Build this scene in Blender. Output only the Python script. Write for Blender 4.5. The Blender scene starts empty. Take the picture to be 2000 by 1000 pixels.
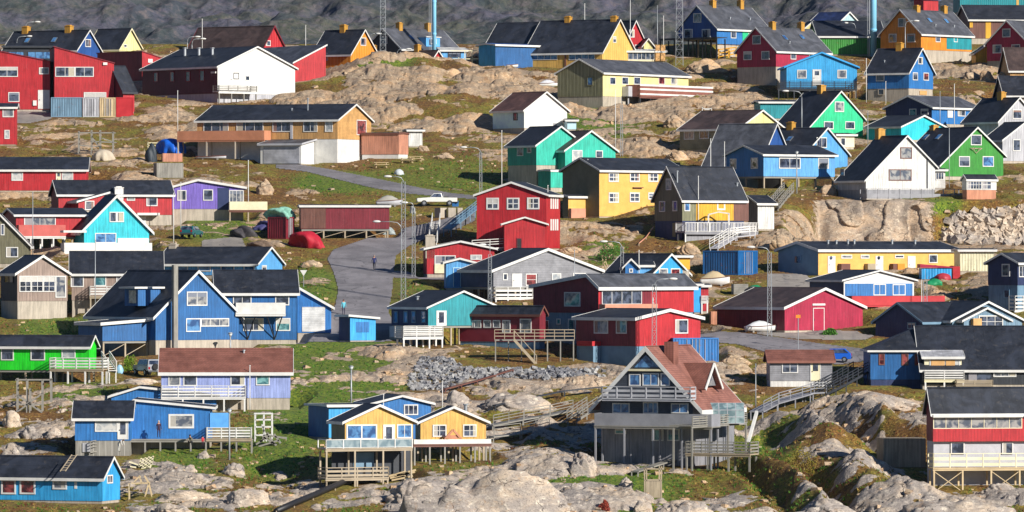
import bpy, bmesh, math, random
import numpy as np
from mathutils import Vector, Matrix
random.seed(7)
PI=math.pi
F=12000.0; HZ=500.0; CX=1000.0
scene=bpy.context.scene
col=scene.collection
# ------------------------------------------------------------------ picture-plan to site-plan helpers
def remap(u,v):
    # the cliff: rows 392..472 stand almost upright
    w=np.clip((u-1530)/70,0,1)*np.clip((2300-u)/100,0,1)
    vv=np.interp(v,[-300,388,392,470,500,1500],[-300,388,391,399,500,1500])
    return v*(1-w)+vv*w
def S(u,v): return float(11.6+0.0089*remap(u,v))
OX=OY=0
def G(c,r):
    global OX,OY
    OX=500*c; OY=250*r
def PX(x): return OX+x/4.0
def PY(y): return OY+y/4.0
def world(px,py,s=None):
    if s is None: s=S(px,py)
    return Vector(((px-CX)/s, F/s, (HZ-py)/s))
# ------------------------------------------------------------------ mesh builder
class MB:
    def __init__(s): s.v=[]; s.f=[]
    def add(s,vs,fs):
        n=len(s.v); s.v+= [tuple(v) for v in vs]; s.f+=[tuple(i+n for i in f) for f in fs]; return s
    def box(s,a,b):
        x0,x1=sorted((a[0],b[0]));y0,y1=sorted((a[1],b[1]));z0,z1=sorted((a[2],b[2]))
        return s.add([(x0,y0,z0),(x1,y0,z0),(x1,y1,z0),(x0,y1,z0),(x0,y0,z1),(x1,y0,z1),(x1,y1,z1),(x0,y1,z1)],
          [(0,3,2,1),(4,5,6,7),(0,1,5,4),(1,2,6,5),(2,3,7,6),(3,0,4,7)])
    def bar(s,p,q,w,h=None):
        h=h or w; p=Vector(p);q=Vector(q);d=(q-p)
        if d.length<1e-5: return s
        d.normalize(); up=Vector((0,0,1))
        if abs(d.z)>.95: up=Vector((0,1,0))
        a=d.cross(up).normalized()*w/2; b=a.cross(d).normalized()*h/2
        vs=[p-a-b,p+a-b,p+a+b,p-a+b,q-a-b,q+a-b,q+a+b,q-a+b]
        return s.add(vs,[(0,3,2,1),(4,5,6,7),(0,1,5,4),(1,2,6,5),(2,3,7,6),(3,0,4,7)])
    def tube(s,pts,r,n=8,r1=None):
        pts=[Vector(p) for p in pts]; rings=[]
        m=len(pts)
        for i,p in enumerate(pts):
            d=(pts[min(i+1,m-1)]-pts[max(i-1,0)]).normalized()
            up=Vector((0,0,1)) if abs(d.z)<.9 else Vector((0,1,0))
            a=d.cross(up).normalized(); b=a.cross(d)
            rr=r if r1 is None else r+(r1-r)*i/(m-1)
            rings.append([p+a*rr*math.cos(2*PI*k/n)+b*rr*math.sin(2*PI*k/n) for k in range(n)])
        vs=[v for g in rings for v in g]; fs=[]
        for i in range(m-1):
            for k in range(n):
                k2=(k+1)%n; fs.append((i*n+k,i*n+k2,(i+1)*n+k2,(i+1)*n+k))
        fs.append(tuple(range(n))); fs.append(tuple((m-1)*n+k for k in range(n)))
        return s.add(vs,fs)
    def cyl(s,c,r,h,n=14,r1=None):
        return s.tube([c,(c[0],c[1],c[2]+h)],r,n,r1)
    def prism(s,poly,f0,f1):
        n=len(poly); vs=[f0(p) for p in poly]+[f1(p) for p in poly]
        fs=[tuple(range(n)),tuple(range(2*n-1,n-1,-1))]+[(i,(i+1)%n,n+(i+1)%n,n+i) for i in range(n)]
        return s.add(vs,fs)
    def ball(s,c,r,n=8,m=6,sz=1):
        vs=[];fs=[]
        for j in range(m+1):
            t=PI*j/m
            for k in range(n):
                a=2*PI*k/n; vs.append((c[0]+r*math.sin(t)*math.cos(a),c[1]+r*math.sin(t)*math.sin(a),c[2]+r*sz*math.cos(t)))
        for j in range(m):
            for k in range(n): fs.append((j*n+k,j*n+(k+1)%n,(j+1)*n+(k+1)%n,(j+1)*n+k))
        return s.add(vs,fs)
    def build(s,name,m,parent=None,smooth=False,label=None,norm=True):
        me=bpy.data.meshes.new(name); me.from_pydata(s.v,[],s.f)
        if norm:
            bm=bmesh.new(); bm.from_mesh(me); bmesh.ops.recalc_face_normals(bm,faces=bm.faces); bm.to_mesh(me); bm.free()
        me.update()
        if m is not None: me.materials.append(m)
        if smooth: me.polygons.foreach_set('use_smooth',[True]*len(me.polygons))
        o=bpy.data.objects.new(name,me); col.objects.link(o)
        if parent is not None: o.parent=parent
        if label: o['label']=label
        return o
def tag(o,label=None,cat=None,group=None,kind=None):
    if label: o['label']=label
    if cat: o['category']=cat
    if group: o['group']=group
    if kind: o['kind']=kind
    return o
def empty(name,loc,rz,label,cat,group=None):
    o=bpy.data.objects.new(name,None); col.objects.link(o); o.empty_display_size=.5
    o.location=loc; o.rotation_euler=(0,0,rz); tag(o,label,cat,group); return o
# ------------------------------------------------------------------ materials
def lin(c): return tuple((x/255/12.92 if x<=10 else ((x/255+.055)/1.055)**2.4) for x in c)
def hexc(h): return tuple(int(h[i:i+2],16) for i in (0,2,4))
MATS={}
class N:
    def __init__(s,name):
        s.m=bpy.data.materials.new(name); s.m.use_nodes=True; s.t=s.m.node_tree; s.t.nodes.clear()
        s.out=s.n('ShaderNodeOutputMaterial'); s.b=s.n('ShaderNodeBsdfPrincipled'); s.l(s.b.outputs[0],s.out.inputs[0])
    def n(s,t,**k):
        o=s.t.nodes.new(t)
        for a,b in k.items(): setattr(o,a,b)
        return o
    def l(s,a,b): s.t.links.new(a,b)
    def inp(s,i,v):
        if hasattr(v,'links') or hasattr(v,'is_output'): s.l(v,i)
        else: i.default_value=v
    def math(s,op,a,b=0.0,c=0.0,clamp=False):
        o=s.n('ShaderNodeMath',operation=op); o.use_clamp=clamp
        s.inp(o.inputs[0],a); s.inp(o.inputs[1],b); s.inp(o.inputs[2],c); return o.outputs[0]
    def mix(s,f,a,b,bt='MIX'):
        o=s.n('ShaderNodeMix',data_type='RGBA',blend_type=bt)
        s.inp(o.inputs[0],f)
        for i,v in ((6,a),(7,b)):
            if isinstance(v,tuple): v=(*v[:3],1)
            s.inp(o.inputs[i],v)
        return o.outputs[2]
    def noise(s,vec,scale,det=3,rough=.55,dist=0):
        o=s.n('ShaderNodeTexNoise'); s.l(vec,o.inputs['Vector']); o.inputs['Scale'].default_value=scale
        o.inputs['Detail'].default_value=det; o.inputs['Roughness'].default_value=rough; o.inputs['Distortion'].default_value=dist
        return o.outputs[0]
    def ramp(s,f,lo,hi): 
        o=s.n('ShaderNodeMapRange'); o.interpolation_type='SMOOTHSTEP'; s.inp(o.inputs[0],f); o.inputs[1].default_value=lo; o.inputs[2].default_value=hi; return o.outputs[0]
    def bump(s,h,st,dist):
        o=s.n('ShaderNodeBump'); o.inputs['Strength'].default_value=st; o.inputs['Distance'].default_value=dist
        s.l(h,o.inputs['Height']); s.l(o.outputs[0],s.b.inputs['Normal'])
def paint(c,kind='v',rough=.6,wear=.12):
    """painted or bare cladding: c = srgb tuple or hex; kind v boards, h lapped boards, p plain, b board-and-batten, c corrugated, r roofing felt, t roof tiles, k concrete"""
    if isinstance(c,str): c=hexc(PAL.get(c,c))
    key=(tuple(c),kind,rough)
    if key in MATS: return MATS[key]
    n=N('%s_%02x%02x%02x'%({'v':'boarding','h':'lap_boarding','p':'paint','b':'battens','c':'corrugated','r':'roofing_felt','t':'roof_tiles','k':'concrete'}[kind],*c))
    base=lin(c); wear={'p':.05,'k':.09,'h':.11,'v':.14,'r':.16}.get(kind,wear); tc=n.n('ShaderNodeTexCoord').outputs['Object']
    sep=n.n('ShaderNodeSeparateXYZ'); n.l(tc,sep.inputs[0]); xy=n.math('ADD',sep.outputs[0],sep.outputs[1]); z=sep.outputs[2]
    big=n.noise(tc,.55,3); fine=n.noise(tc,7,3,.7)
    mp=n.n('ShaderNodeMapping'); n.l(tc,mp.inputs[0]); mp.inputs[3].default_value=(5,5,.45) if kind in'vbck' else (1,1,1)
    streak=n.noise(mp.outputs[0],1.0,3,.6)
    dark=tuple(x*(1-3.2*wear) for x in base); light=tuple(min(.85,x*(1+1.2*wear)+.012) for x in base)
    f=n.math('MULTIPLY_ADD',streak,.55,n.math('MULTIPLY',big,.3)); f=n.math('ADD',f,n.math('MULTIPLY',fine,.15))
    cc=n.mix(n.ramp(f,.33,.66),dark,light)
    if kind in 'vhk': cc=n.mix(n.math('MULTIPLY',n.ramp(n.noise(tc,.9,5,.75,1.2),.56,.74),.22),cc,tuple(.6*x+.4*y for x,y in zip(base,(.42,.38,.34))))
    def line(coord,period,w):
        a=n.math('DIVIDE',coord,period); fr=n.math('FRACT',n.math('ADD',a,1000.0)); return n.math('LESS_THAN',fr,w/period),a
    h=None
    if kind in 'vb':
        l9,a9=line(n.math('ADD',xy,.37),1.45,.05); cc=n.mix(n.math('MULTIPLY',l9,.4),cc,tuple(x*.45 for x in base)); w9=n.n('ShaderNodeTexWhiteNoise',noise_dimensions='1D'); n.l(n.math('FLOOR',a9),w9.inputs['W']); cc=n.mix(n.math('MULTIPLY',w9.outputs[0],.2),cc,tuple(min(.85,x*1.25+.03) for x in base))
        per=.3 if kind=='v' else .62; ln,a=line(xy,per,.035 if kind=='v' else .09)
        wn=n.n('ShaderNodeTexWhiteNoise',noise_dimensions='1D'); n.l(n.math('FLOOR',a),wn.inputs['W'])
        cc=n.mix(n.math('MULTIPLY',wn.outputs[0],.22),cc,tuple(x*.62 for x in base))
        cc=n.mix(n.math('MULTIPLY',ln,.5),cc,tuple(x*.45 for x in base) if kind=='v' else tuple(min(.8,x*1.5+.12) for x in base)); h=ln
    elif kind=='h':
        ln,a=line(z,.2,.035); cc=n.mix(n.math('MULTIPLY',ln,.45),cc,tuple(x*.4 for x in base)); h=ln
    elif kind=='c':
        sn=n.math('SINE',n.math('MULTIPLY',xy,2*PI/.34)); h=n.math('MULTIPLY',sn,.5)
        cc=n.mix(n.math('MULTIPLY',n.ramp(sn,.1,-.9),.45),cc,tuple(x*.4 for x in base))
        cc=n.mix(n.ramp(n.noise(tc,1.9,4,.7),.6,.72),cc,lin((110,66,44)))
    elif kind=='r':
        ln,a=line(sep.outputs[0],1.0,.04); ln2,_=line(sep.outputs[1],1.0,.04)
        wn=n.n('ShaderNodeTexWhiteNoise',noise_dimensions='1D'); n.l(n.math('FLOOR',a),wn.inputs['W'])
        cc=n.mix(n.math('MULTIPLY',wn.outputs[0],.35),cc,tuple(x*.55 for x in base))
        cc=n.mix(n.ramp(n.noise(tc,.35,4,.6,1),.48,.7),cc,tuple(min(.5,x*1.45+.008) for x in base)); cc=n.mix(n.math('MULTIPLY',n.ramp(n.noise(tc,1.6,4,.75,.5),.56,.68),.2),cc,tuple(min(.5,x*1.3+.02) for x in lin((96,88,78))))
        cc=n.mix(n.math('MULTIPLY',ln,.45),cc,tuple(x*.4 for x in base)); h=n.math('ADD',ln,fine)
    elif kind=='t':
        ln,a=line(xy,.33,.06); l2,_=line(z,.2,.05); h=n.math('MAXIMUM',ln,l2)
        cc=n.mix(n.math('MULTIPLY',h,.6),cc,tuple(x*.35 for x in base))
    elif kind=='k':
        cc=n.mix(n.ramp(n.noise(mp.outputs[0],.9,4,.7),.52,.75),cc,tuple(x*.6 for x in base))
        h=fine
    n.l(cc,n.b.inputs['Base Color']); n.b.inputs['Roughness'].default_value=rough
    if kind=='c': n.b.inputs['Roughness'].default_value=.45
    if h is not None: n.bump(h,.5,.02 if kind!='c' else .05)
    MATS[key]=n.m; return n.m
def plain(name,c,rough=.5,metal=0.0,nz=.15):
    key=('pl',name)
    if key in MATS: return MATS[key]
    if isinstance(c,str): c=hexc(PAL.get(c,c))
    n=N(name); b=lin(c); tc=n.n('ShaderNodeTexCoord').outputs['Object']
    f=n.noise(tc,3.0,4,.65)
    n.l(n.mix(f,tuple(x*(1-nz*1.6) for x in b),tuple(min(.9,x*(1+nz)) for x in b)),n.b.inputs['Base Color'])
    n.b.inputs['Roughness'].default_value=rough; n.b.inputs['Metallic'].default_value=metal
    MATS[key]=n.m; return n.m
def glass(name,c,curtain=None,rough=.06):
    key=('gl',name)
    if key in MATS: return MATS[key]
    n=N(name); tc=n.n('ShaderNodeTexCoord').outputs['Object']; b=lin(c)
    f=n.ramp(n.noise(tc,1.3,2,.5,.6),.38,.62)
    c2=lin(curtain) if curtain else tuple(x*2.4+.01 for x in b)
    n.l(n.mix(f,b,c2),n.b.inputs['Base Color']); n.b.inputs['Roughness'].default_value=rough
    n.b.inputs['Specular IOR Level'].default_value=.9
    n.bump(n.noise(tc,.8,1),.08,.3)
    MATS[key]=n.m; return n.m
PAL=dict(red='b61824',dred='7a1628',crim='a8163e',pink='c88a70',pinkr='c45c54',blue='2472b8',dblue='184c92',cobalt='0c5e9e',sky='2ea2e8',lblue='5aa4e6',pale='b8dcea',cyan='22c6d6',
 teal='0f8f9a',teal2='1aa08a',mint='1ec88a',turq='22b8a0',green='2f8a2a',lime='10d818',yellow='e2bc5e',ylw2='deae58',pyel='ead894',gold='e8a81e',orange='e2891c',tan='cc9c60',
 olive='7c7a5c',olv2='6e6a52',grey='8c8c92',lgrey='b4b4ba',white='dad8d4',cream='e6dcb8',navy='20305c',purple='7c66c4',lav='98a6e0',taupe='9a8478',brown='6e4438',
 char='282b35',roof='222733',rgrey='4e5058',rbrown='4a3a36',rtile='8e5a4c',ochre='c08c30',concrete='b4a898',blueconc='6c8ca4',wood='a89880',gwood='8c8880',lwood='c8b088',black='202226',dark='2c3038',bbrown='c08060',metal='b8bcc0')  # dark also serves as painted shade on some walls
def P(c,k='v'): return paint(c,k)
def glz(k):
    return {'g':lambda:glass('window_glass_dark',(36,42,58),(84,92,112)),'b':lambda:glass('window_glass_sky',(48,80,128),(90,140,190)),
     'c':lambda:glass('window_glass_curtain',(84,90,104),(160,158,156),.12),'w':lambda:glass('window_blind_white',(150,156,162),(200,198,194),.2),
     'r':lambda:glass('window_glass_red_curtain',(60,26,34),(150,70,70)),'t':lambda:glass('window_glass_teal',(40,92,104),(120,170,172))}[k]()
FOOT=[]; SPOT=[]
def spot(p,r): SPOT.append((p[0],p[1],r))
# ------------------------------------------------------------------ house
class House:
    def __init__(s,label,xs,ys,th,wall,g='R',roof='roof',trim='white',ro=.5,ye2=None,D=None,W=None,hip=None,cL=None,fnd='concrete',stilt=0,ov=.35,name='house',cat='house',k='v',rk='r',tk=1.0,fk='k',group=None,kL=None,rt=.14):
        xa,xb,xc=[PX(x) for x in xs]; yf,yb,ye,yr=[PY(y) for y in ys]
        t=math.radians(th); s.c=math.cos(t); s.s=math.sin(t); s.th=t
        s.sc=S(xb,yf); p=world(xb,yf,s.sc); s.p=p; s.z0=p.z
        s.W=W if W else s.fu('R',xc,0)[0]
        s.D=D if D else s.fu('L',xa,0)[0]
        s.g=g; s.Wg=s.W if g=='R' else s.D; s.B=s.D if g=='R' else s.W; s.ro=ro
        s.zb=(yf-yb)/s.sc; s.ze=(yf-ye)/s.sc
        dd=s.s if g=='R' else s.c
        s.zr=(HZ-yr)*(p.y+ro*s.Wg*dd)/F-s.z0
        s.ze2=s.ze if ye2 is None else (HZ-PY(ye2))*(p.y+s.Wg*dd)/F-s.z0
        s.root=empty(name,p,t,label,cat,group)
        Wg,B=s.Wg,s.B
        m=(lambda a,b,z:(a,b,z)) if g=='R' else (lambda a,b,z:(b,a,z)); s.m=m
        prof=[(0,s.ze)]+([(ro*Wg,s.zr)] if 0.001<ro<.999 else [])+[(Wg,s.ze2)]
        if ro<=.001: prof=[(0,s.zr),(Wg,s.ze2)]
        if ro>=.999: prof=[(0,s.ze),(Wg,s.zr)]
        s.prof=prof
        if hip: walls=[(0,s.zb),(Wg,s.zb),(Wg,s.ze2),(0,s.ze)]
        else: walls=[(0,s.zb),(Wg,s.zb)]+prof[::-1]
        mb=MB().prism([(a,z) for a,z in walls],lambda q:m(q[0],0,q[1]),lambda q:m(q[0],B,q[1]))
        s.wall=mb.build('wall',P(wall,k),s.root)
        if cL:  # separate left face colour, often deepened to carry painted shade
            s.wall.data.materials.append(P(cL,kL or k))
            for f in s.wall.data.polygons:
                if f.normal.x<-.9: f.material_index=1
        # foundation or stilts
        if stilt:
            fb=MB(); fb.box((0.1,0.1,s.zb-.25),(s.W-.1,s.D-.1,s.zb-.002)); fb.build('floor_frame',P('gwood','p'),s.root)
            nx=max(2,int(s.W/2.6)+1); ny=max(2,int(s.D/3.5)+1)
            for i in range(nx):
                for j in range(ny):
                    x=.2+(s.W-.4)*i/(nx-1); y=.2+(s.D-.4)*j/(ny-1)
                    q=MB().box((x-.09,y-.09,-2.0),(x+.09,y+.09,s.zb-.25))
                    if j==0 and i<nx-1 and stilt>1: q.bar((x,y,.1),(x+(s.W-.4)/(nx-1),y,s.zb-.3),.07)
                    q.build('stilt',P('wood','p'),s.root)
        else:
            e=.06
            MB().box((e,e,-3.2),(s.W-e,s.D-e,s.zb+.0)).build('foundation',P(fnd,fk),s.root)
        # roof
        rb=MB(); tb=MB(); T=rt; og=.3*min(1,ov/.35)
        if hip:
            h0,h1=hip; e=[(-ov,-ov),(Wg+ov,-ov),(Wg+ov,B+ov),(-ov,B+ov)]; ze=s.ze-.03
            vs=[m(a,b,ze) for a,b in e]+[m(a,b,ze+.1) for a,b in e]+[m(ro*Wg,h0 if h0 else -og,s.zr+T),m(ro*Wg,B-h1 if h1 else B+og,s.zr+T)]
            rb.add(vs,[(0,1,2,3),(0,1,5,4),(1,2,6,5),(2,3,7,6),(3,0,4,7),(4,5,8),(5,6,9,8),(6,7,9),(7,4,8,9)])
            for i in range(4):
                a=e[i];b=e[(i+1)%4]; tb.bar(Vector(m(*a,ze+.05)),Vector(m(*b,ze+.05)),.05,.2*tk)
        else:
            for i in range(len(prof)-1):
                (a0,z0),(a1,z1)=prof[i],prof[i+1]; sl=(z1-z0)/(a1-a0)
                e0=a0-(ov if i==0 else 0); e1=a1+(ov if i==len(prof)-2 else 0)
                y0=z0+(e0-a0)*sl; y1=z1+(e1-a1)*sl
                poly=[(e0,y0+.004),(e1,y1+.004),(e1,y1+T),(e0,y0+T)]
                rb.prism(poly,lambda q:m(q[0],-og,q[1]),lambda q:m(q[0],B+og,q[1]))
                hh=.2*tk
                poly=[(e0-.04,y0-hh+T),(e1+(.04 if i==len(prof)-2 else 0),y1-hh+T),(e1+(.04 if i==len(prof)-2 else 0),y1+T+.025),(e0-(.04 if i==0 else 0),y0+T+.025)]
                for b0,b1 in ((-og-.05,-og+.0),(B+og,B+og+.05)):
                    tb.prism(poly,lambda q:m(q[0],b0,q[1]),lambda q:m(q[0],b1,q[1]))
                if i==0: tb.prism([(e0-.045,y0-.12*tk),(e0-.003,y0-.12*tk),(e0-.003,y0+T+.01),(e0-.045,y0+T+.01)],lambda q:m(q[0],-og,q[1]),lambda q:m(q[0],B+og,q[1]))
                if i==len(prof)-2: tb.prism([(e1+.003,y1-.12*tk),(e1+.045,y1-.12*tk),(e1+.045,y1+T+.01),(e1+.003,y1+T+.01)],lambda q:m(q[0],-og,q[1]),lambda q:m(q[0],B+og,q[1]))
        if not hip and len(prof)==3:
            zt=s.zr+T+.03; rb.prism([(ro*Wg-.16,zt-.09),(ro*Wg+.16,zt-.09),(ro*Wg,zt+.02)],lambda q:m(q[0],-og+.02,q[1]),lambda q:m(q[0],B+og-.02,q[1]))
        s.roof=rb.build('roof',P(roof,rk),s.root)
        tb.build('roof_trim',P(trim,'p'),s.root)
        FOOT.append((p.x,p.y,t,s.W,s.D,s.z0 if not stilt else s.z0))
    def fu(s,face,x,y,o=0.0):
        if face=='R': d=(s.c,s.s); n=(s.s,-s.c)
        else: d=(-s.s,s.c); n=(-s.c,-s.s)
        px=s.p.x+n[0]*o; py=s.p.y+n[1]*o; k=(x-CX)/F
        u=(k*py-px)/(d[0]-k*d[1]); dep=py+u*d[1]
        return u,(HZ-y)*dep/F-s.z0
    def q(s,face,x,y,o=0): return s.fu(face,PX(x),PY(y),o)
    def fb(s,mb,face,u0,z0,u1,z1,o0,o1):
        if face=='R': mb.box((u0,-o0,z0),(u1,-o1,z1))
        else: mb.box((-o0,u0,z0),(-o1,u1,z1))
        return mb
    def win(s,face,x0,y0,x1,y1,nx=1,ny=1,fr='white',gl='g',bw=.11,mw=.06,name='window'):
        u0,z1=s.q(face,x0,y0); u1,z0=s.q(face,x1,y1)
        if u0>u1: u0,u1=u1,u0
        w=MB(); bw=min(bw,(u1-u0)*.22)
        s.fb(w,face,u0,z0,u1,z0+bw,0.0,.075); s.fb(w,face,u0,z1-bw,u1,z1,0,.07)
        s.fb(w,face,u0,z0+bw,u0+bw,z1-bw,0,.07); s.fb(w,face,u1-bw,z0+bw,u1,z1-bw,0,.07)
        for i in range(1,nx):
            c=u0+(u1-u0)*i/nx; s.fb(w,face,c-mw/2,z0+bw,c+mw/2,z1-bw,0,.06)
        for i in range(1,ny):
            c=z0+(z1-z0)*i/ny; s.fb(w,face,u0+bw,c-mw*.4,u1-bw,c+mw*.4,0,.05)
        wo=w.build(name,P(fr,'p'),s.root,norm=False)
        p=MB(); s.fb(p,face,u0+bw*.9,z0+bw*.9,u1-bw*.9,z1-bw*.9,0.004,.03); p.build('pane',glz(gl),wo,norm=False)
        rd=random.random()
        if gl in 'gct' and (u1-u0)>.8 and rd<.6:
            q=MB(); a0,a1,c0,c1=u0+bw,u1-bw,z0+bw,z1-bw; cw=(a1-a0)*random.uniform(.12,.24)
            if rd<.38: cw*=1.6; (s.fb(q,face,a0,c0,a0+cw,c1,.03,.038) if rd<.2 else s.fb(q,face,a1-cw,c0,a1,c1,.03,.038))
            else: s.fb(q,face,a0,c1-(c1-c0)*random.uniform(.2,.5),a1,c1,.03,.038)
            q.build('curtain' if rd<.38 else 'blind',plain('curtain_cloth_%d'%int(rd*10),((176,170,160),(150,146,150),(188,180,160),(140,110,100),(120,126,140),(196,192,186))[int(rd*10)%6],.4),wo,norm=False)
        return wo
    def wins(s,face,lst,**k):
        for a in lst: s.win(face,*a[:4],**{**k,**(a[4] if len(a)>4 else {})})
    def door(s,face,x0,y0,x1,y1,c='white',fr='white',pane=None):
        u0,z1=s.q(face,x0,y0); u1,z0=s.q(face,x1,y1)
        if u0>u1: u0,u1=u1,u0
        d=MB(); s.fb(d,face,u0+.07,z0,u1-.07,z1-.07,0,.045); do=d.build('door',P(c,'p'),s.root,norm=False)
        f=MB(); s.fb(f,face,u0,z0,u0+.08,z1,0,.07); s.fb(f,face,u1-.08,z0,u1,z1,0,.07); s.fb(f,face,u0+.08,z1-.08,u1-.08,z1,0,.07); f.build('door_frame',P(fr,'p'),do,norm=False)
        h=MB(); s.fb(h,face,u0+.16,z0+.45*(z1-z0),u0+.26,z0+.5*(z1-z0),.045,.09); h.build('handle',plain('door_metal',(90,90,92),.4,.8),do,norm=False)
        if pane:
            a,b=pane if isinstance(pane,tuple) else (.35,.5); H=z1-z0; cx=(u0+u1)/2; w=(u1-u0)*.25
            g=MB(); s.fb(g,face,cx-w,z0+H*(1-a-.0)-0,cx+w,z0+H*.9,.045,.06); g.build('pane',glz('g'),do,norm=False)
        return do
    def panel(s,face,x0,y0,x1,y1,c,k='v',t=.04,name='wall_panel',o=0.0,label=None):
        u0,z1=s.q(face,x0,y0,o); u1,z0=s.q(face,x1,y1,o)
        mb=MB(); s.fb(mb,face,min(u0,u1),z0,max(u0,u1),z1,o,o+t); return mb.build(name,P(c,k),s.root,norm=False,label=label)
    def chim(s,x,yt,w=.75,c='ochre',k=None,drop=.6,name='chimney'):
        k=s.ro if k is None else k
        # point on the ridge line whose picture column is x
        m=s.m; a=k*s.Wg; o=Vector(m(a,0,0)); R=Matrix.Rotation(s.th,3,'Z'); o=s.p+R@o; d=R@Vector(m(0,1,0)); kk=(PX(x)-CX)/F
        den=(d.x-kk*d.y); b=(kk*o.y-o.x)/den if abs(den)>1e-4 else s.B/2
        b=max(w/2,min(s.B-w/2,b)); dep=o.y+b*d.y
        zt=(HZ-PY(yt))*dep/F-s.z0; zz=np.interp(a,[q[0] for q in s.prof],[q[1] for q in s.prof])
        cx,cy,_=m(a,b,0)
        mb=MB().box((cx-w/2,cy-w/2,zz-drop),(cx+w/2,cy+w/2,zt-.12)).box((cx-w/2-.06,cy-w/2-.06,zt-.12),(cx+w/2+.06,cy+w/2+.06,zt-.02)).box((cx-w/3,cy-w/3,zt-.02),(cx+w/3,cy+w/3,zt+.1))
        return mb.build(name,P(c,'k'),s.roof)
    def pipe(s,x,yt,r=.07,k=.3,c='metal',b=None,h=None):
        m=s.m; a=k*s.Wg; R=Matrix.Rotation(s.th,3,'Z'); o=s.p+R@Vector(m(a,0,0)); d=R@Vector(m(0,1,0)); kk=(PX(x)-CX)/F
        den=d.x-kk*d.y; b=(kk*o.y-o.x)/den if abs(den)>1e-4 else s.B/2
        b=max(.3,min(s.B-.3,b)); zz=float(np.interp(a,[q[0] for q in s.prof],[q[1] for q in s.prof])); zt=(HZ-PY(yt))*(o.y+b*d.y)/F-s.z0
        zt=max(zt,zz+.35)
        cx,cy,_=m(a,b,0)
        MB().cyl((cx,cy,zz-.2),r,zt-zz+.2,8).cyl((cx,cy,zt),r*1.8,.1,8).build('roof_vent',plain('galvanised_metal','metal',.4,.6),s.roof)
    def skylight(s,x,y,w=.8,l=1.1,side=0,c='b'):
        # opening lying on the slope; side 0: slope next to the near corner
        m=s.m; (a0,z0),(a1,z1)=(s.prof[0],s.prof[1]) if side==0 else (s.prof[-1],s.prof[-2])
        R=Matrix.Rotation(s.th,3,'Z'); best=None
        for i in range(12):
            t=.12+.7*i/11; a=a0+(a1-a0)*t; zz=z0+(z1-z0)*t
            o=s.p+R@Vector(m(a,0,0)); d=R@Vector(m(0,1,0)); kk=(PX(x)-CX)/F; b=(kk*o.y-o.x)/(d.x-kk*d.y)
            yy=HZ-F*(s.z0+zz)/(o.y+b*d.y); e=abs(yy-PY(y))
            if best is None or e<best[0]: best=(e,t,b)
        _,t,b=best; b=max(.6,min(s.B-.6,b)); L=math.hypot(a1-a0,z1-z0); dt=l/L/2
        def slab(w,dt,lo,hi):
            A=[(a0+(a1-a0)*q,z0+(z1-z0)*q) for q in (t-dt,t+dt)]
            nx=-(z1-z0)/L*(1 if a1>a0 else -1); nz=abs(a1-a0)/L
            poly=[(A[0][0]+nx*lo,A[0][1]+nz*lo),(A[1][0]+nx*lo,A[1][1]+nz*lo),(A[1][0]+nx*hi,A[1][1]+nz*hi),(A[0][0]+nx*hi,A[0][1]+nz*hi)]
            return MB().prism(poly,lambda q:m(q[0],b-w/2,q[1]),lambda q:m(q[0],b+w/2,q[1]))
        f=slab(w,dt,.1,.2).build('skylight',plain('skylight_frame',(120,122,126),.4,.4),s.roof)
        p=slab(w*.8,dt*.85,.19,.215); p.build('pane',glz(c),f)
    def deck(s,face,x0,x1,yfl,yrl,out,ypost=None,style='h',c='white',n=4,fc='gwood',rails=(1,1,1),o0=0.0,brace=0,pc=None,name='balcony',nb=3,beam=1):
        O=o0+out; u0,z=s.q(face,x0,yfl,O); u1,_=s.q(face,x1,yfl,O)
        if u0>u1: u0,u1=u1,u0
        zr=s.q(face,(x0+x1)/2,yrl,O)[1]
        b=MB(); s.fb(b,face,u0,z-.12,u1,z,o0+.09,O)
        if beam: s.fb(b,face,u0,z-.3,u1,z-.122,O-.2,O-.06)
        bo=b.build(name,P(fc,'p'),s.root,norm=False)
        r=MB(); H=zr-z; sp=P(c,'p')
        def seg(a0,a1,o_0,o_1):
            # a horizontal run between two points in (u, out)
            if style=='s':
                if o_0==o_1: s.fb(r,face,a0,z-.1,a1,zr,o_0-.03,o_0+.03)
                else: s.fb(r,face,a0-.03,z-.1,a0+.03,zr,o_0,o_1)
            else:
                def bb(za,zc,t):
                    if o_0==o_1: s.fb(r,face,a0,za,a1,zc,o_0-t/2,o_0+t/2)
                    else: s.fb(r,face,a0-t/2,za,a0+t/2,zc,o_0,o_1)
                bb(zr-.07,zr,.09)
                if style=='h':
                    for i in range(nb):
                        zz=z+H*(.12+.8*i/nb); bb(zz,zz+H*.36/nb+.03,.035)
                elif style=='v':
                    bb(z+.06,z+.12,.05); L=abs(a1-a0) if o_0==o_1 else abs(o_1-o_0); k=max(2,int(L/.22))
                    for i in range(k+1):
                        if o_0==o_1: q=a0+(a1-a0)*i/k; s.fb(r,face,q-.035,z+.1,q+.035,zr-.05,o_0-.02,o_0+.02)
                        else: q=o_0+(o_1-o_0)*i/k; s.fb(r,face,a0-.02,z+.1,a0+.02,zr-.05,q-.035,q+.035)
                elif style=='g': bb(z+.05,z+.1,.04)
            if style!='s':
                L=abs(a1-a0) if o_0==o_1 else abs(o_1-o_0); k=max(1,int(L/1.7+.5))
                for i in range(k+1):
                    if o_0==o_1: q=a0+(a1-a0)*i/k; s.fb(r,face,q-.05,z,q+.05,zr,o_0-.05,o_0+.05)
                    else: q=o_0+(o_1-o_0)*i/k; s.fb(r,face,a0-.05,z,a0+.05,zr,q-.05,q+.05)
        oo=O-.05
        if rails[1]: seg(u0+.05,u1-.05,oo,oo)
        if rails[0 if face=='R' else 2]: seg(u0+.05,u0+.05,o0+.1,oo)
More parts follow.
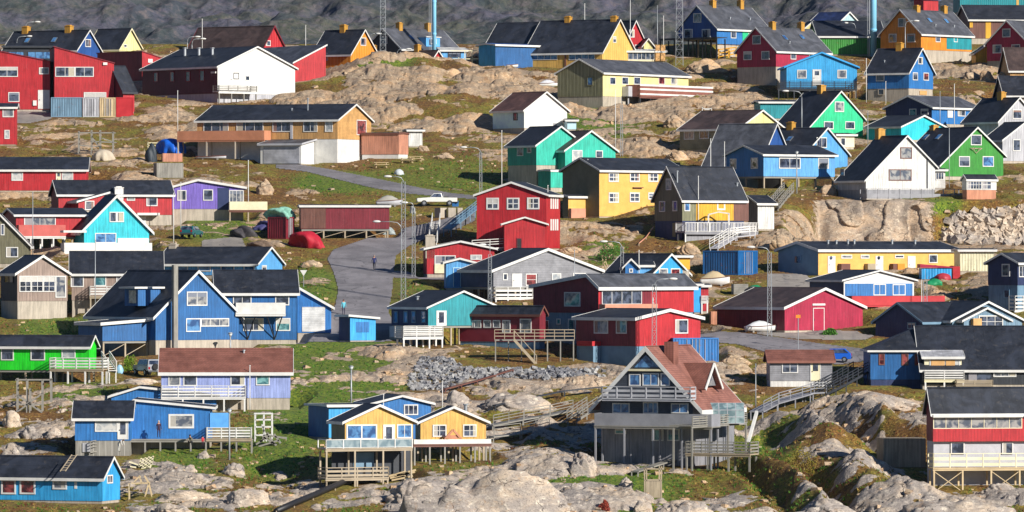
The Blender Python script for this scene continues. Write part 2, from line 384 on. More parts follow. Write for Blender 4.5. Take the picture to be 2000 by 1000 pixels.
        if rails[2 if face=='R' else 0]: seg(u1-.05,u1-.05,o0+.1,oo)
        r.build('railing',sp,bo,norm=False)
        if style=='g':
            g=MB(); s.fb(g,face,u0+.06,z+.1,u1-.06,zr-.07,oo-.008,oo+.008); g.build('glass_panel',glass('balcony_glass',(110,130,140),(150,165,170),.05),bo,norm=False)
        if ypost is not None:
            zp=s.q(face,(x0+x1)/2,ypost,O)[1]-.8
            for i in range(n):
                q=u0+.12+(u1-u0-.24)*i/(n-1) if n>1 else (u0+u1)/2
                for oq in ((O-.13,) if out<1.8 else (O-.13,o0+.5)):
                    pm=MB(); s.fb(pm,face,q-.08,zp,q+.08,z-.3,oq-.08,oq+.08); pm.build('post',P(pc or c,'p'),bo,norm=False)
            if brace:
                bm=MB()
                for i in range(n-1):
                    qa=u0+.12+(u1-u0-.24)*i/(n-1); qb=u0+.12+(u1-u0-.24)*(i+1)/(n-1)
                    for a,bq in (((qa,zp+.9),(qb,z-.35)),((qb,zp+.9),(qa,z-.35))) if (i+brace)%2==0 else ():
                        if face=='R': bm.bar((a[0],-(O-.13),a[1]),(bq[0],-(O-.13),bq[1]),.07)
                        else: bm.bar((-(O-.13),a[0],a[1]),(-(O-.13),bq[0],bq[1]),.07)
                if bm.v: bm.build('brace',P(pc or c,'p'),bo,norm=False)
        return bo
H=House
# ================================================================== row by row, far houses first
# ---- region 0,0
G(0,0)
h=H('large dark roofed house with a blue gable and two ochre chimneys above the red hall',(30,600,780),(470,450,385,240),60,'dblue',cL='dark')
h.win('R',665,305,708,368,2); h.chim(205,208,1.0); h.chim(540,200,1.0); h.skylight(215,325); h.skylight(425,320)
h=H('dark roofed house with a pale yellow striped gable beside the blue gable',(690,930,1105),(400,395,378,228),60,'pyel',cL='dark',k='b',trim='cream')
h.win('R',965,345,990,372)
h=H('long brown-black roofed house ending in a small red gable behind the white hall',(1480,2055,2215),(440,430,362,207),55,'red',roof='rbrown',trim='dred',k='b')
h.win('R',2075,315,2112,360)
h=H('flat upper storey painted dark for shade, with strip windows behind the red sawtooth halls',(20,30,424),(560,540,366,364),3,'dark','L',D=8,trim='dark',k='p')  # wall colour darkened to stand for the shade on this storey
h.win('R',215,400,400,462,3,fr='dark',gl='b'); h.win('R',60,400,190,462,2,fr='dark',gl='b')
h=H('red hall wing with a sloping parapet at the left edge, white door at its right',(-60,-60,390),(870,855,480,388),2,'red',ro=0,D=10,trim='dred',ye2=478,tk=.5,ov=.1,rt=.05)
h.wins('R',[(-30,522,140,600,dict(nx=2)),(305,527,382,580,dict(nx=2)),(65,720,152,796)]); h.door('R',297,703,388,850)
h.panel('R',258,785,286,825,'white','p',.2,'meter_box')
h=H('tall red hall wing with a four pane strip window above the corrugated containers',(388,425,890),(880,862,490,365),7,'red',ro=0,trim='dred',ye2=492,tk=.5,ov=.1,rt=.05)
h.wins('R',[(432,522,585,600,dict(nx=2)),(585,522,732,600,dict(nx=2)),(655,720,830,800,dict(nx=2))]); h.panel('R',805,488,838,508,'white','p',.2,'lamp')
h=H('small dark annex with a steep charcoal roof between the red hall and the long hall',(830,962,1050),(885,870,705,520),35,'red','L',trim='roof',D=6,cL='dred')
h=H('red sawtooth hall block with a triangular top rising behind the long dark red hall',(760,1110,1400),(640,630,515,402),40,'red',ro=0,trim='dred',ye2=500,cL='dred',tk=.4,ov=.1,rt=.05)  # left face in darker red, its shade put into the colour
h.panel('R',1155,460,1190,490,'white','p',.1,'wall_lamp')
hall=h=H('long dark red hall with a white gable end, dark felt roof and blue-grey plinth',(1112,1700,2305),(800,730,520,369),40,'white',cL='dred',fnd='blueconc',k='p',kL='v',yg=0) if 0 else H('long dark red hall with a white gable end, dark felt roof and blue-grey plinth',(1112,1700,2305),(800,730,520,369),40,'white',cL='521022',fnd='lgrey',k='p',kL='v')  # left wall deepened to near-black maroon as painted shade
for a in ((1200,565,1236,640),(1330,560,1362,640),(1452,556,1488,638),(1562,550,1598,634)): h.win('L',*a,fr='dred',gl='g')
h.door('R',1795,545,1880,690); h.win('R',1822,568,1866,620,fr='dark'); h.win('R',1915,590,1950,632,fr='white')
h.panel('R',1662,560,1690,572,'white','p',.2,'wall_lamp') if 0 else None
h.panel('L',1655,560,1690,572,'white','p',.2,'wall_lamp')
h.deck('R',1710,2010,712,668,1.6,770,'h','gwood',4,'white')
for x in (1445,1555,1660): h.pipe(x,378,.2,k=.32)
G(1,0)
h=H('red and grey mono-pitch hall end rising to the right of the white gable',(-300,292,545),(650,638,492,357),33,'red',roof='rgrey',ro=1,D=24,ov=.15)
G(1,0)
h=H('orange boarded house with a tall gable and one ochre chimney behind the red hall end',(450,740,942),(575,565,415,237),55,'ylw2' if 0 else 'orange',k='b')
h.win('R',815,293,858,358); h.chim(685,196,.9); h.win('L',548,415,562,475)
h=H('dark teal gabled house with a long grey roof and a sky blue dormer',(860,1135,1590),(480,470,378,227),48,'sky','L',cL='dark',roof='rgrey')  # shaded left gable has its shade put into the dark colour
h.win('L',975,285,1028,342,2,fr='white'); h.chim(1120,178,.8); h.chim(1343,183,.8); h.skylight(1210,300)
d=MB(); 
u0,z1=h.q('R',1340,290,.0); u1,z0=h.q('R',1448,366,.0)
d.box((u0,.3,z0),(u1,3.2,z1)); do=d.build('dormer',P('lblue'),h.root)
MB().box((u0-.15,.1,z1),(u1+.15,3.3,z1+.12)).build('dormer_roof',P('white','p'),do)
h.win('R',1362,300,1408,345)
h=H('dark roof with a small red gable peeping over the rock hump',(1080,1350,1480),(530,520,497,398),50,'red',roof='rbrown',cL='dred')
h.chim(1262,350,.8); h.win('R',1393,460,1435,510)
h=H('low charcoal roof with one ochre chimney half hidden by the rock hump',(745,760,1000),(500,495,490,403),8,'dark','L',D=8)
h.chim(925,355,.8)
h=H('sky blue lean-to with a white fascia beside the fence posts',(1440,1450,1640),(478,470,395,380),10,'lblue','L',D=5,roof='white')
h.win('R',1500,400,1600,450,3,fr='dark')
h=H('flat roofed bright blue hall with shade painted into its deep blue side at the gap in the hill',(1740,1870,2240),(540,530,352,346),40,'1c5c98','L',cL='sky',roof='dblue',D=8 if 0 else None)  # blue hall; right wall deepened to paint the shadow on it
# ---- region 2,0
G(2,0)
h=H('red house end showing left of the big yellow schoolhouse',(60,560,760),(520,505,355,170),62,'red',D=17)
h=H('big yellow house with a huge charcoal roof, boarded gable and strip windows',(105,705,962),(545,527,402,158),62,'ylw2',k='b',cL='ylw2',kL='v',fnd='concrete')
h.win('L',150,413,355,466,4,gl='b',bw=.06); h.win('L',445,413,648,466,4,gl='b',bw=.06); h.win('R',787,283,812,335)
h.chim(440,130,.9); h.chim(800,127,.9)
h.panel('L',412,405,424,527,'brown','p',.1,'downpipe')
h=H('pale glazed verandah building with a beige block end beside the big yellow house',(780,800,1195),(500,478,402,392),8,'cream','L',D=5,roof='white',k='p')
h.win('R',812,408,1112,466,9,gl='g',bw=.07); h.panel('R',1120,352,1195,476,'tan','p',.3)
h=H('narrow red gable house behind the big yellow gable',(700,885,1035),(420,415,330,165),45,'red')
h.win('R',915,230,955,293); h.win('R',958,348,998,392)
h=H('small pale yellow gable just right of the narrow red gable',(1010,1030,1100),(425,420,350,305),10,'pyel',D=5)
h=H('royal blue and mint semi-detached house on posts with two ochre chimneys',(1300,1600,2010),(455,300,217,46),48,'blue','L',roof='rgrey',cL='dblue',stilt=1)
h.wins('L',[(1418,105,1480,175),(1347,228,1412,298),(1485,228,1550,295)]); h.win('R',1708,228,1750,300); h.chim(1568,5,.8); h.chim(1785,4,.8)
h.panel('R',1600,300,1800,350,'blue'); h.panel('R',1800,222,2005,350,'mint'); h.win('R',1845,226,1888,268); h.pipe(1705,170,k=.2); h.pipe(1860,170,k=.2)
h.panel('R',1600,350,2000,455,'concrete','k')
h.deck('L',1150,1600,302,285,2.6,440,'h','dark',5,'dark',rails=(0,0,0),pc='black')
h=H('crimson double house with a grey roof, two skylights and a tall concrete base',(1757,2062,2480),(665,520,392,218),48,'crim','L',roof='rgrey')
h.wins('L',[(1880,277,1945,345),(1810,402,1873,468),(1950,400,2012,465)]); h.wins('R',[(2175,400,2218,465),(2320,398,2360,445)])
h.chim(2033,172,.8); h.chim(2257,175,.8); h.skylight(2128,295); h.skylight(2262,297); h.pipe(2170,340,k=.15)
h=H('long pale yellow house with a batten gable painted olive for shade and a red-brown striped terrace',(355,710,1378),(842,750,566,466),55,'pyel','L',cL='olive',kL='b',roof='rgrey',k='p')  # yellow house; the olive of the left gable is painted shade
h.wins('R',[(762,600,808,662),(857,600,908,662),(950,600,1002,662),(1143,600,1192,662,dict(gl='r')),(1240,600,1287,662,dict(gl='c'))]); h.win('L',588,602,634,668,gl='b',fr='olive')
h.deck('R',910,1002,752,675,1.2,800,'s','lgrey',2,'dark',beam=0)
b=h.deck('R',1002,1568,750,672,2.6,880,'s','8a5448',8,'brown',pc='dark')
for yy in (671,702,740): h.panel('R',1000,yy,1570,yy+9,'white','p',.03,'terrace_rail',o=2.6)
h=H('small white house with a rusty brown roof and a side tinted pale blue for shade',(-150,95,430),(1045,1000,858,722),35,'white',roof='6e4c40',cL='c8e6f8',k='p')  # white house; bluish left wall colour paints its shade
h.win('L',12,882,44,940,fr='dark'); h.panel('R',322,962,350,990,'grey','p')
h=H('low pale blue lean-to against the small white house',(425,432,502),(1050,1010,942,936),5,'pale','L',D=4,k='p')
# ---- region 3,0
G(3,0)
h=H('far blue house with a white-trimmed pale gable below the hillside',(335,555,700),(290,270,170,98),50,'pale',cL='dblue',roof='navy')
h.win('L',400,165,430,215); h.win('L',450,165,480,210)
h=H('tiny yellow gable tucked behind the crimson house chimney',(262,268,440),(300,290,240,166),6,'pyel',D=6)
h=H('green warehouse wall under a broad dark roof beside the tall blue flue',(380,395,905),(432,425,283,170),4,'green','L',D=12,k='p')
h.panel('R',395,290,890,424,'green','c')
h=H('orange and teal semi-detached house with two skylights and two ochre chimneys',(880,1195,1592),(495,388,258,80),48,'orange','L',roof='rgrey')
h.wins('L',[(1018,143,1078,210),(945,265,1005,330),(1087,265,1150,330)]); h.win('R',1308,270,1345,330); h.panel('R',1395,262,1590,390,'teal'); h.win('R',1450,272,1480,330)
h.chim(1162,44,.8); h.chim(1375,48,.8); h.skylight(1260,160); h.skylight(1390,165); h.pipe(1310,225,k=.15); h.pipe(1455,225,k=.15)
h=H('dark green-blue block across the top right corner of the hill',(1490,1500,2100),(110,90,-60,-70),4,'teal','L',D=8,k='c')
h.panel('R',1940,-20,1960,80,'ylw2')
h=H('red and yellow building fragment peeping above the orange house roof',(1140,1215,1330),(115,105,-20,-60),35,'red','L',trim='lav')
h=H('wide black roof with a white barge end and mustard door strips at the right edge',(1545,1575,2250),(310,300,152,46),8,'brown','L',D=10,roof='char')
h.panel('R',1700,155,1742,300,'gold'); h.panel('R',1575,150,1600,215,'gold'); h.chim(1950,125,.8)
h=H('deep red gabled house with three white windows at the top right edge',(1710,2030,2330),(550,470,332,165),50,'crim','L',roof='rgrey',k='v')
h.wins('L',[(1832,225,1895,290),(1757,350,1825,415),(1903,348,1970,412)])
h=H('mustard lean-to on the left flank of the deep red gabled house',(1618,1625,1712),(495,488,412,352),5,'gold',ro=1,D=4)
h=H('bright cyan-blue bungalow with a white door and a black railed terrace',(140,145,695),(765,690,522,413),3,'sky',D=10,stilt=1,k='v',trim='sky')
h.wins('R',[(228,545,302,613,dict(gl='c')),(542,545,615,612,dict(gl='c'))]); h.door('R',348,542,416,672,pane=1)
h.deck('R',78,695,692,632,1.6,790,'h','black',6,'dark',pc='dark')
h=H('cornflower blue cottage with a steep charcoal roof and one ochre chimney',(775,1100,1290),(795,690,560,382),57,'blue',cL='blue')
h.wins('R',[(1172,445,1207,503),(1130,565,1168,628),(1213,567,1254,630,dict(gl='r'))]); h.win('L',845,570,910,634); h.win('L',860,695,908,742,fr='concrete'); h.chim(1030,335,.9)
h.panel('R',1185,708,1240,742,'tan','p'); h.pipe(910,505,k=.2)
h=H('brown flat house with a dark roof cut by the right edge above the boulders',(1880,1892,2250),(660,612,548,378),5,'tan','L',D=9,roof='rbrown')
h=H('dark shaded teal shed behind the lamp at the mint green gable',(-100,-60,300),(935,925,800,790),8,'teal','L',D=5,cL='teal')
h=H('house with its left gable painted navy for shade and a grey-roofed blue wing facing right',(920,1280,1660),(1010,965,838,754),50,'blue','L',cL='navy',roof='rgrey')  # blue house; navy left gable carries the shade in its colour
h.wins('L',[(1105,850,1160,905,dict(gl='t')),(1195,850,1253,895)]); h.panel('R',1400,850,1440,920,'white','p',.1); h.win('R',1480,852,1540,910,2)
h=H('mint green house with a steep black roof and white verge boards',(60,328,742),(1085,1060,985,717),38,'mint',ye2=925,ro=.565)
h.wins('R',[(520,793,592,875,dict(gl='c')),(435,948,510,1010),(602,948,676,1010)]); h.chim(417,667,.9)
h=H('small turquoise gable with thick white verges below the navy house',(770,1040,1380),(1110,1090,990,907),45,'cyan')
h=H('light grey gabled house with a dark ribbed roof and white-framed window',(1530,1800,2112),(1085,1060,945,768),38,'lgrey',k='v')
h.win('R',1910,855,1982,930); h.chim(1825,720,.9)
h=H('black roof rising at the right edge behind the light grey gable',(1840,1852,2260),(800,760,745,600),4,'dark','L',D=10,roof='char')
G(3,1)
h=H('lower light grey gabled house at the right edge with a ribbed dark roof',(1690,1832,2165),(275,257,92,-40),40,'lgrey')
h.win('R',1912,88,1970,180)
# ---- region 0,1
G(0,0)
h=H('long tan house with a dark roof, shuttered windows and a pink-brown balcony',(1540,2637,2900),(1270,1085,935,820),67,'e0a050' if 0 else 'tan',cL='tan',k='h',kL='v',fnd='white',fk='p')
h.wins('L',[(1590,945,1785,1030,dict(nx=3)),(1848,943,2058,1030,dict(nx=3)),(2130,942,2272,1030,dict(nx=2)),(2370,940,2480,1030,dict(nx=2)),(2540,940,2600,1030,dict(gl='w'))])
h.win('R',2785,935,2860,1058,fr='white',gl='r')
h.deck('L',1382,2065,1092,1022,2.2,1230,'s','bbrown',4,'bbrown',pc='concrete')
for x,y in ((2280,870),(2405,770)): h.pipe(x,y,.09,k=.3)
h.panel('L',2270,940,2288,1085,'lgrey','p',.1,'downpipe')
G(1,1)
h=H('white garage annex with a grey mono-pitch roof under the long tan house',(35,352,452),(287,280,125,95),64,'white','R',ro=1,roof='rgrey',k='p',trim='lgrey')
h.panel('L',60,150,340,275,'lgrey','h',.05,'garage_door'); h.win('R',455,105,456,106) if 0 else None
h=H('flat-topped pink-brown shed on a white plinth beside the picnic tables',(825,1115,1190),(238,205,45,43),66,'pink','R',fnd='white',trim='brown',fk='p',ov=.08,k='b' if 0 else 'v',cL='pink')
h=H('small white railed outhouse behind the pink-brown shed',(1180,1192,1300),(150,142,20,16),10,'white','L',D=3,k='v')
G(0,1)
h=H('long red house with three white-framed openings at the left edge',(-60,-60,675),(500,488,326,236),2,'red','L',D=8,W=None)
h.win('R',90,335,180,412,gl='w'); h.win('R',485,335,572,410,gl='w'); h.door('R',438,340,478,450,'cream',pane=1)
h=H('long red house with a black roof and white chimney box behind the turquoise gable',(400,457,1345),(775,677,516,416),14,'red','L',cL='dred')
h.wins('R',[(990,525,1055,568,dict(gl='c')),(1143,528,1230,610)]); h.chim(925,462,1.1,'white',k=.05,drop=.9); h.door('R',1095,690,1140,760)
h.panel('R',1060,663,1235,682,'white','p',1.2,'porch_roof')
h=H('small red porch wing with angled white fascias on the long red house',(455,612,830),(790,640,575,512),30,'red',ro=.99 if 0 else 1,roof='rgrey',D=4)
h.win('R',662,568,735,640,gl='c')
h=H('violet bungalow with a low white-edged roof and a glazed right corner',(1335,1345,1905),(722,632,462,408),4,'purple','R',ye2=466,ro=.36,D=9,tk=1.3)
h.wins('R',[(1385,485,1457,568,dict(nx=2)),(1587,480,1665,567)])
h.panel('R',1700,468,1790,640,'navy','p',.02,'recess_shade'); h.win('R',1790,485,1905,600,4,gl='c');  # navy sheet on the flat wall paints the shadow of a recess
h.deck('R',1790,2090,640,575,2.0,680,'s','cream',3,'brown',pc='wood')
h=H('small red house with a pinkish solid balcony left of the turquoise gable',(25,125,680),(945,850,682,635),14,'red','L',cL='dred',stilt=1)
h.win('R',188,697,435,775,2,gl='c'); h.deck('R',145,515,845,757,1.8,935,'s','pinkr',5,'white',pc='white')
h=H('turquoise A-gabled house with wide white verges and a long white terrace wall',(575,657,1165),(975,900,790,530),16,'cyan','R',ov=.55,tk=1.7)
h.win('R',855,655,968,735,2,mw=.25); h.win('R',742,820,908,898,2,gl='b')
h.panel('R',918,860,1160,900,'white','p',.1,'tarpaulin')
h.deck('R',500,1190,975,897,2.2,None,'s','white',4,'white',beam=0)
h.panel('R',470,800,650,818,'white','p',2.0,'pergola_roof')
h=H('olive-grey gable cut by the left edge with one white-framed window',(-250,-245,225),(1090,1060,912,672),3,'olv2','R',D=9,k='v')
h.win('R',47,930,142,1010); h.win('R',5,750,35,838)
G(0,0)
h=H('low red building with one big window at the left edge below the yard',(-200,-195,122),(1135,1128,840,815),2,'red','L',D=5)
h.win('R',20,845,108,915,gl='c'); h.win('R',35,1015,75,1085,gl='w')
# ---- region 1,1
G(1,1)
h=H('long low dark red shed on timber trestles with a white roof edge',(345,350,1042),(860,788,612,608),4,'dred','L',D=6,stilt=2,ov=.2)
h.panel('R',350,616,545,785,'brown','v',.03)  # brown panel paints the shade on the left part of the front
h=H('tall red three-storey house with two-by-two pane windows beside the road',(1725,2268,2375),(960,940,522,428),78,'red',g='L',cL='red',tk=1.1)
h.wins('L',[(1800,545,1898,637,dict(nx=2,ny=2,bw=.17,mw=.13)),(1960,545,2058,637,dict(nx=2,ny=2,bw=.17,mw=.13)),(2118,543,2215,635,dict(nx=2,ny=2,bw=.17,mw=.13))])
for x in (2305,2322,2339,2355):
    h.panel('R',x-5,545,x+4,632,'white','p',.05,'slat'); h.panel('R',x-5,712,x+4,800,'white','p',.05,'slat')
h=H('red gabled annex with a dark doorway at the foot of the tall red house',(1935,1940,2262),(985,975,752,703),3,'red',D=2.2,tk=.8)
h.door('R',2035,860,2076,962,'black','dred')
h=H('small red house with a white-trimmed low gable below the tall red house',(1330,1335,1862),(1170,1140,945,890),4,'red',D=8)
h.win('R',1395,995,1560,1065,2,gl='g'); h.panel('R',1395,1065,1500,1135,'cream','p',.15); h.win('R',1675,990,1765,1030,2,gl='w'); h.chim(1640,838,1.1,'concrete',k=.05,drop=1.2)
h.deck('R',1670,1950,975,865,1.5,None,'v','white',4,'white') if 0 else None
# ---- region 2,1
G(2,1)
h=H('shaded teal house half hidden behind its sea-green twin',(-35,190,560),(480,290,132,-8),35,'turq',cL='teal2')  # left wall in a deeper teal that paints its shade
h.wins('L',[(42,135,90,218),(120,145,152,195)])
h=H('sea-green house with a bright gable facing right and a steep dark roof',(205,415,808),(475,335,172,27),35,'turq',cL='teal2',roof='rbrown')  # shade put into the deeper sea-green of the left wall
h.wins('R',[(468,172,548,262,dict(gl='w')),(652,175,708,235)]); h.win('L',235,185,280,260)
h=H('boxy sea-green annex with a bright end wall under the sea-green house',(205,302,396),(500,466,335,332),36,'turq','L',cL='teal2',ov=.05)  # left face deepened as painted shade, end wall left brighter
h=H('dark olive long house with a yellow gable and window strip on the upper slope',(1310,1765,2130),(205,165,5,-134),50,'pyel',cL='948c70',roof='rbrown',kL='h')
h.wins('L',[(1345,20,1425,90,dict(nx=2,gl='c')),(1465,20,1540,85,dict(nx=2)),(1590,20,1637,85)])
h.deck('R',1900,2100,60,-10,1.4,150,'h','brown',3,'brown')
h=H('yellow two-storey house with six cross-pane windows and a side painted olive for shade',(395,682,1345),(700,690,328,240),46,'ylw2','L',cL='olv2',k='p',kL='p')  # yellow house; olive left wall has the shade in its colour
for a in ((753,347,832,422),(918,347,995,422),(1062,347,1140,422),(753,503,832,585),(918,503,995,580),(1062,503,1140,560)): h.win('R',*a,2,2,bw=.17,mw=.12)
h.panel('R',940,462,1015,470,'brown','p',.3,'antenna')
h=H('low yellow porch with a white fascia against the shade-painted side wall',(395,440,612),(702,692,537,530),40,'ylw2','L',cL='olv2',k='p')  # yellow porch; olive left face is painted shade
h.panel('R',443,628,556,705,'pink','p',.5,'bin_store')
h=H('tall grey roof sloping down behind the royal blue house on stilts',(1500,1925,2190),(395,385,292,-28),60,'dblue',roof='rgrey',cL='pale')
h=H('olive and golden house with a steep slate roof above a white lattice terrace',(1113,1330,1818),(870,725,548,308),33,'olive','L',cL='olv2',roof='roof',fnd='navy',k='v')  # left gable in deeper olive to paint its shade
h.wins('L',[(1205,395,1247,485,dict(gl='c')),(1152,572,1198,655),(1256,570,1292,650)]); h.win('R',1345,560,1390,650,gl='b')
h.panel('R',1438,556,1730,722,'gold'); h.win('R',1600,565,1664,642,bw=.2); h.panel('R',1730,560,1848,725,'brown','v')
h.pipe(1288,340,.1,k=.25); h.pipe(1772,455,.12,k=.2)
h.panel('L',1255,742,1280,850,'olive','p',.05,'door')
h.deck('R',1352,1925,812,738,2.2,890,'v','white',3,'grey',pc='white')
h.panel('R',1352,815,1720,888,'grey','v',.05,o=1.6)
h=H('pale grey and white extension with a slanting dark roof right of the golden wall',(1845,1920,2048),(800,790,588,535),30,'white','L',cL='grey',ro=.9)
# ---- region 3,1
G(3,1)
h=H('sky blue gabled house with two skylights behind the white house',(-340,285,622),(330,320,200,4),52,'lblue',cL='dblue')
h.win('R',378,72,457,155,2); h.skylight(40,100); h.skylight(170,95)
h.chim(180,-45,.9)
h=H('royal blue house on stilts with a paler front and white-framed windows',(-325,-35,522),(470,377,208,141),32,'lblue','L',cL='blue',stilt=1)
h.wins('R',[(85,232,252,318,dict(nx=2)),(390,232,474,318,dict(gl='c'))]); h.wins('L',[(-295,240,-245,322),(-132,232,-78,318)])
h.deck('R',-35,60,385,335,1.2,None,'h','lblue',3,'lblue') if 0 else None
h=H('white-fronted flat kiosk with one door behind the white house roof',(480,540,675),(165,150,55,48),25,'cream','L',D=4,k='p')
h.win('R',565,75,605,140)
h=H('green gabled house with a long black roof and antlers under its top window',(1000,1347,1838),(405,377,287,0),36,'green',ye2=212,ro=.57)
h.wins('R',[(1583,52,1667,135),(1490,220,1575,303),(1675,220,1762,303,dict(gl='b'))]); h.skylight(1150,82); h.skylight(1335,75)
h.chim(1180,-20,.9)
a=MB(); u,z=h.q('R',1625,168,.1)
for sx in (-1,1):
    a.tube([(u,-.12,z-.5),(u+sx*.45,-.2,z-.1),(u+sx*.95,-.25,z+.15)],.04); a.tube([(u+sx*.45,-.2,z-.1),(u+sx*.3,-.25,z+.25)],.03); a.tube([(u+sx*.7,-.2,z+.0),(u+sx*.6,-.25,z+.3)],.03)
a.box((u-1.0,-.15,z+.1),(u+1.0,-.03,z+.2)); a.build('antlers',P('wood','p'),h.root)
h=H('white gabled house with brown-framed windows on top of the cliff',(545,765,1305),(560,482,400,65),27,'white',cL='lgrey',ye2=300,ro=.585,k='p' if 0 else 'v',fnd='grey')
h.win('R',1033,150,1124,240,fr='brown',gl='c'); h.win('R',943,322,1120,412,2,fr='brown',gl='c'); h.chim(865,8,1.0)
h.win('L',568,320,598,372,fr='grey'); h.panel('R',1238,235,1247,470,'dark','p',.08,'downpipe')
h.deck('R',770,1545,552,475,1.8,None,'h','grey',5,'concrete',nb=1,beam=0,name='terrace')
h=H('small white glazed porch between the white house and the green house',(1285,1300,1385),(480,468,330,325),8,'white','L',D=3)
h.win('R',1308,345,1375,405,3)
h=H('low white sunroom on a brick base in front of the green house',(1515,1552,1785),(556,483,402,372),28,'white','L',fnd='bbrown',k='p',ov=.15)
h.win('R',1560,408,1668,478,5,2,bw=.06); h.win('R',1675,408,1742,478,2,2,bw=.06,mw=.1)
G(3,2)
h=H('long yellow row house with three round-window doors and a blue-grey gable end',(80,393,1490),(152,149,-47,-104),36,'ylw2','L',cL='blueconc',k='p',kL='p',tk=1.4)
for x in (465,838,1090): h.door('R',x,0,x+60,132); 
for x in (492,865):
    c=h.q('R',x,14,.05); MB().tube([(c[0],-.05,c[1]),(c[0],-.09,c[1])],.22,12).build('porthole',glz('g'),h.root)
h.wins('R',[(570,-10,655,20,dict(gl='c')),(722,-10,790,20,dict(gl='c')),(990,-10,1060,18),(1255,-12,1322,55)])
for i,(x,y) in enumerate(((470,-118),(535,-116),(625,-122),(675,-122),(970,-120),(1150,-118))): h.pipe(x,y,.12,k=.35)
h.win('L',205,-5,262,60,fr='blueconc')
for x,w,c in ((545,70,'brown'),(752,60,'wood'),(950,30,'brown'),(985,55,'orange')): h.panel('R',x,60,x+w,120,c,'p',.7,'crate')
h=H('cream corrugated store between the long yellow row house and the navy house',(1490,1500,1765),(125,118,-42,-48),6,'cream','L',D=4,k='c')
h=H('navy house on a blue-grey storey cut by the right edge',(1718,1950,2330),(425,228,52,-14),48,'navy','L',fnd='blueconc',cL='navy',roof='roof')
h.win('L',1828,62,1890,160); h.win('L',1842,262,1888,330,fr='blueconc'); h.win('R',1958,75,2010,165,2)
h.deck('R',1930,2060,420,310,1.0,None,'h','white',2,'white')
h=H('long navy bungalow with dark roofs in the shade behind the street mast',(840,1200,1620),(650,640,512,372),48,'navy','L',trim='blueconc')
h.win('L',1090,518,1157,570,2,fr='blueconc')
h=H('larger grey-blue gable with white verges behind the conservatory gable',(1250,1440,1985),(640,620,505,362),25,'blueconc','R',D=8)
h=H('grey-blue gable with a white barred arched window beside a timber box',(1340,1530,1880),(648,630,502,411),25,'blueconc','R',D=5)
h.win('R',1645,465,1835,560,3,2)
h.panel('R',1585,488,1650,560,'tan','p',.6,'timber_box')
h=H('blue and white bungalow with a broad white pediment over a red terrace',(325,592,1140),(405,312,192,119),25,'white','R',k='p',cL='navy',fnd='dark',tk=.8)
h.panel('R',602,216,1128,310,'blue'); h.wins('R',[(822,218,920,308,dict(nx=2,gl='c')),(972,220,1073,308,dict(nx=2,gl='c'))])
h.deck('R',655,1385,378,312,2.6,450,'s','red',8,'red',pc='red')
h=H('crimson boarded garage with a white-framed crimson door and a black side wall',(-395,130,740),(600,582,402,256),40,'crim','R',cL='dred',roof='rbrown',k='v',tk=1.4)
h.door('R',350,405,438,582,'crim'); h.panel('R',345,372,443,386,'white','p',.1,'lintel')
h=H('deep blue house under a hipped charcoal roof with three brown shutters',(795,800,1240),(1010,965,745,557),1.5,'cobalt','L',D=9,hip=(5.5,0),fnd='navy')
h.wins('R',[(865,760,912,852,dict(gl='r',fr='brown')),(1043,760,1098,855,dict(gl='r',fr='brown')),(1145,765,1198,855,dict(gl='r',fr='brown'))])
h=H('wide dark house with a huge slate roof running off the right edge',(1200,1205,2330),(1040,1005,882,556),1.5,'dark','L',D=12,k='v')
h.win('R',1760,895,1940,945,3,fr='white',gl='c'); h.win('R',1560,900,1750,985,1,fr='dark'); h.deck('R',1470,1760,1010,968,1.5,None,'h','wood',2,'wood')
h=H('white framed porch with cream curtains between the slate roof and deep blue house',(1212,1222,1512),(1035,965,790,748),1.5,'cream','L',D=2.5,k='p',roof='lgrey',ro=.8,tk=1)
h.win('R',1262,795,1500,890,3,fr='white',gl='w'); h.panel('R',1275,810,1380,930,'tan','p',.09,'curtain'); h.panel('R',1390,810,1460,930,'tan','p',.09,'curtain')
h.deck('R',1222,1535,965,895,1.0,1040,'h','white',3,'cream')
h=H('grey cabin with a brown sheet roof, double window and cream door',(10,15,502),(1020,975,818,745),2,'grey','L',D=5,roof='rtile',rk='t',trim='rtile',fnd='white',k='h')
h.win('R',108,825,235,915,2); h.door('R',330,822,412,975,'cream',pane=(.5,.4))
# ---- region 0,2
G(0,2)
h=H('light blue long house with a black roof behind the big blue house',(1225,2005,2205),(185,150,62,-62),70,'lblue',cL='lblue')
h.wins('L',[(1380,75,1470,120,dict(gl='b')),(1545,75,1648,120,dict(gl='b')),(1725,75,1832,120,dict(gl='b')),(1905,75,1990,120,dict(gl='b'))]); h.chim(1290,-95,.9,'concrete')
h.win('R',2045,72,2080,118)
h=H('taupe wing with four white windows and a railed terrace behind a flagpole',(500,560,1262),(445,345,135,-28),4,'taupe','L',D=8,trim='white',fnd='concrete')
h.wins('R',[(553,150,655,242),(735,150,830,235,dict(gl='t')),(908,150,1005,240,dict(gl='c')),(1083,150,1180,235,dict(gl='c'))])
h.deck('R',700,1230,312,235,1.8,430,'h','white',4,'wood',pc='wood')
h=H('taupe gabled house with large multi-pane windows and a pale plinth',(5,135,528),(492,352,132,2),24,'taupe','R',cL='dark',tk=1.3)  # dark left face colour stands for the shade on it
h.win('R',150,155,430,280,3,1,bw=.09,mw=.2); h.win('R',155,160,428,275,6,3,bw=.03,mw=.06,gl='w'); h.win('R',432,155,515,325,gl='c')
h.win('L',35,150,105,212,2,fr='dark')
h=H('right wing of the big blue house with a dark roof and white balcony',(1690,1695,2318),(688,655,287,118),5,'cobalt','L',D=8.5,tk=1.2)
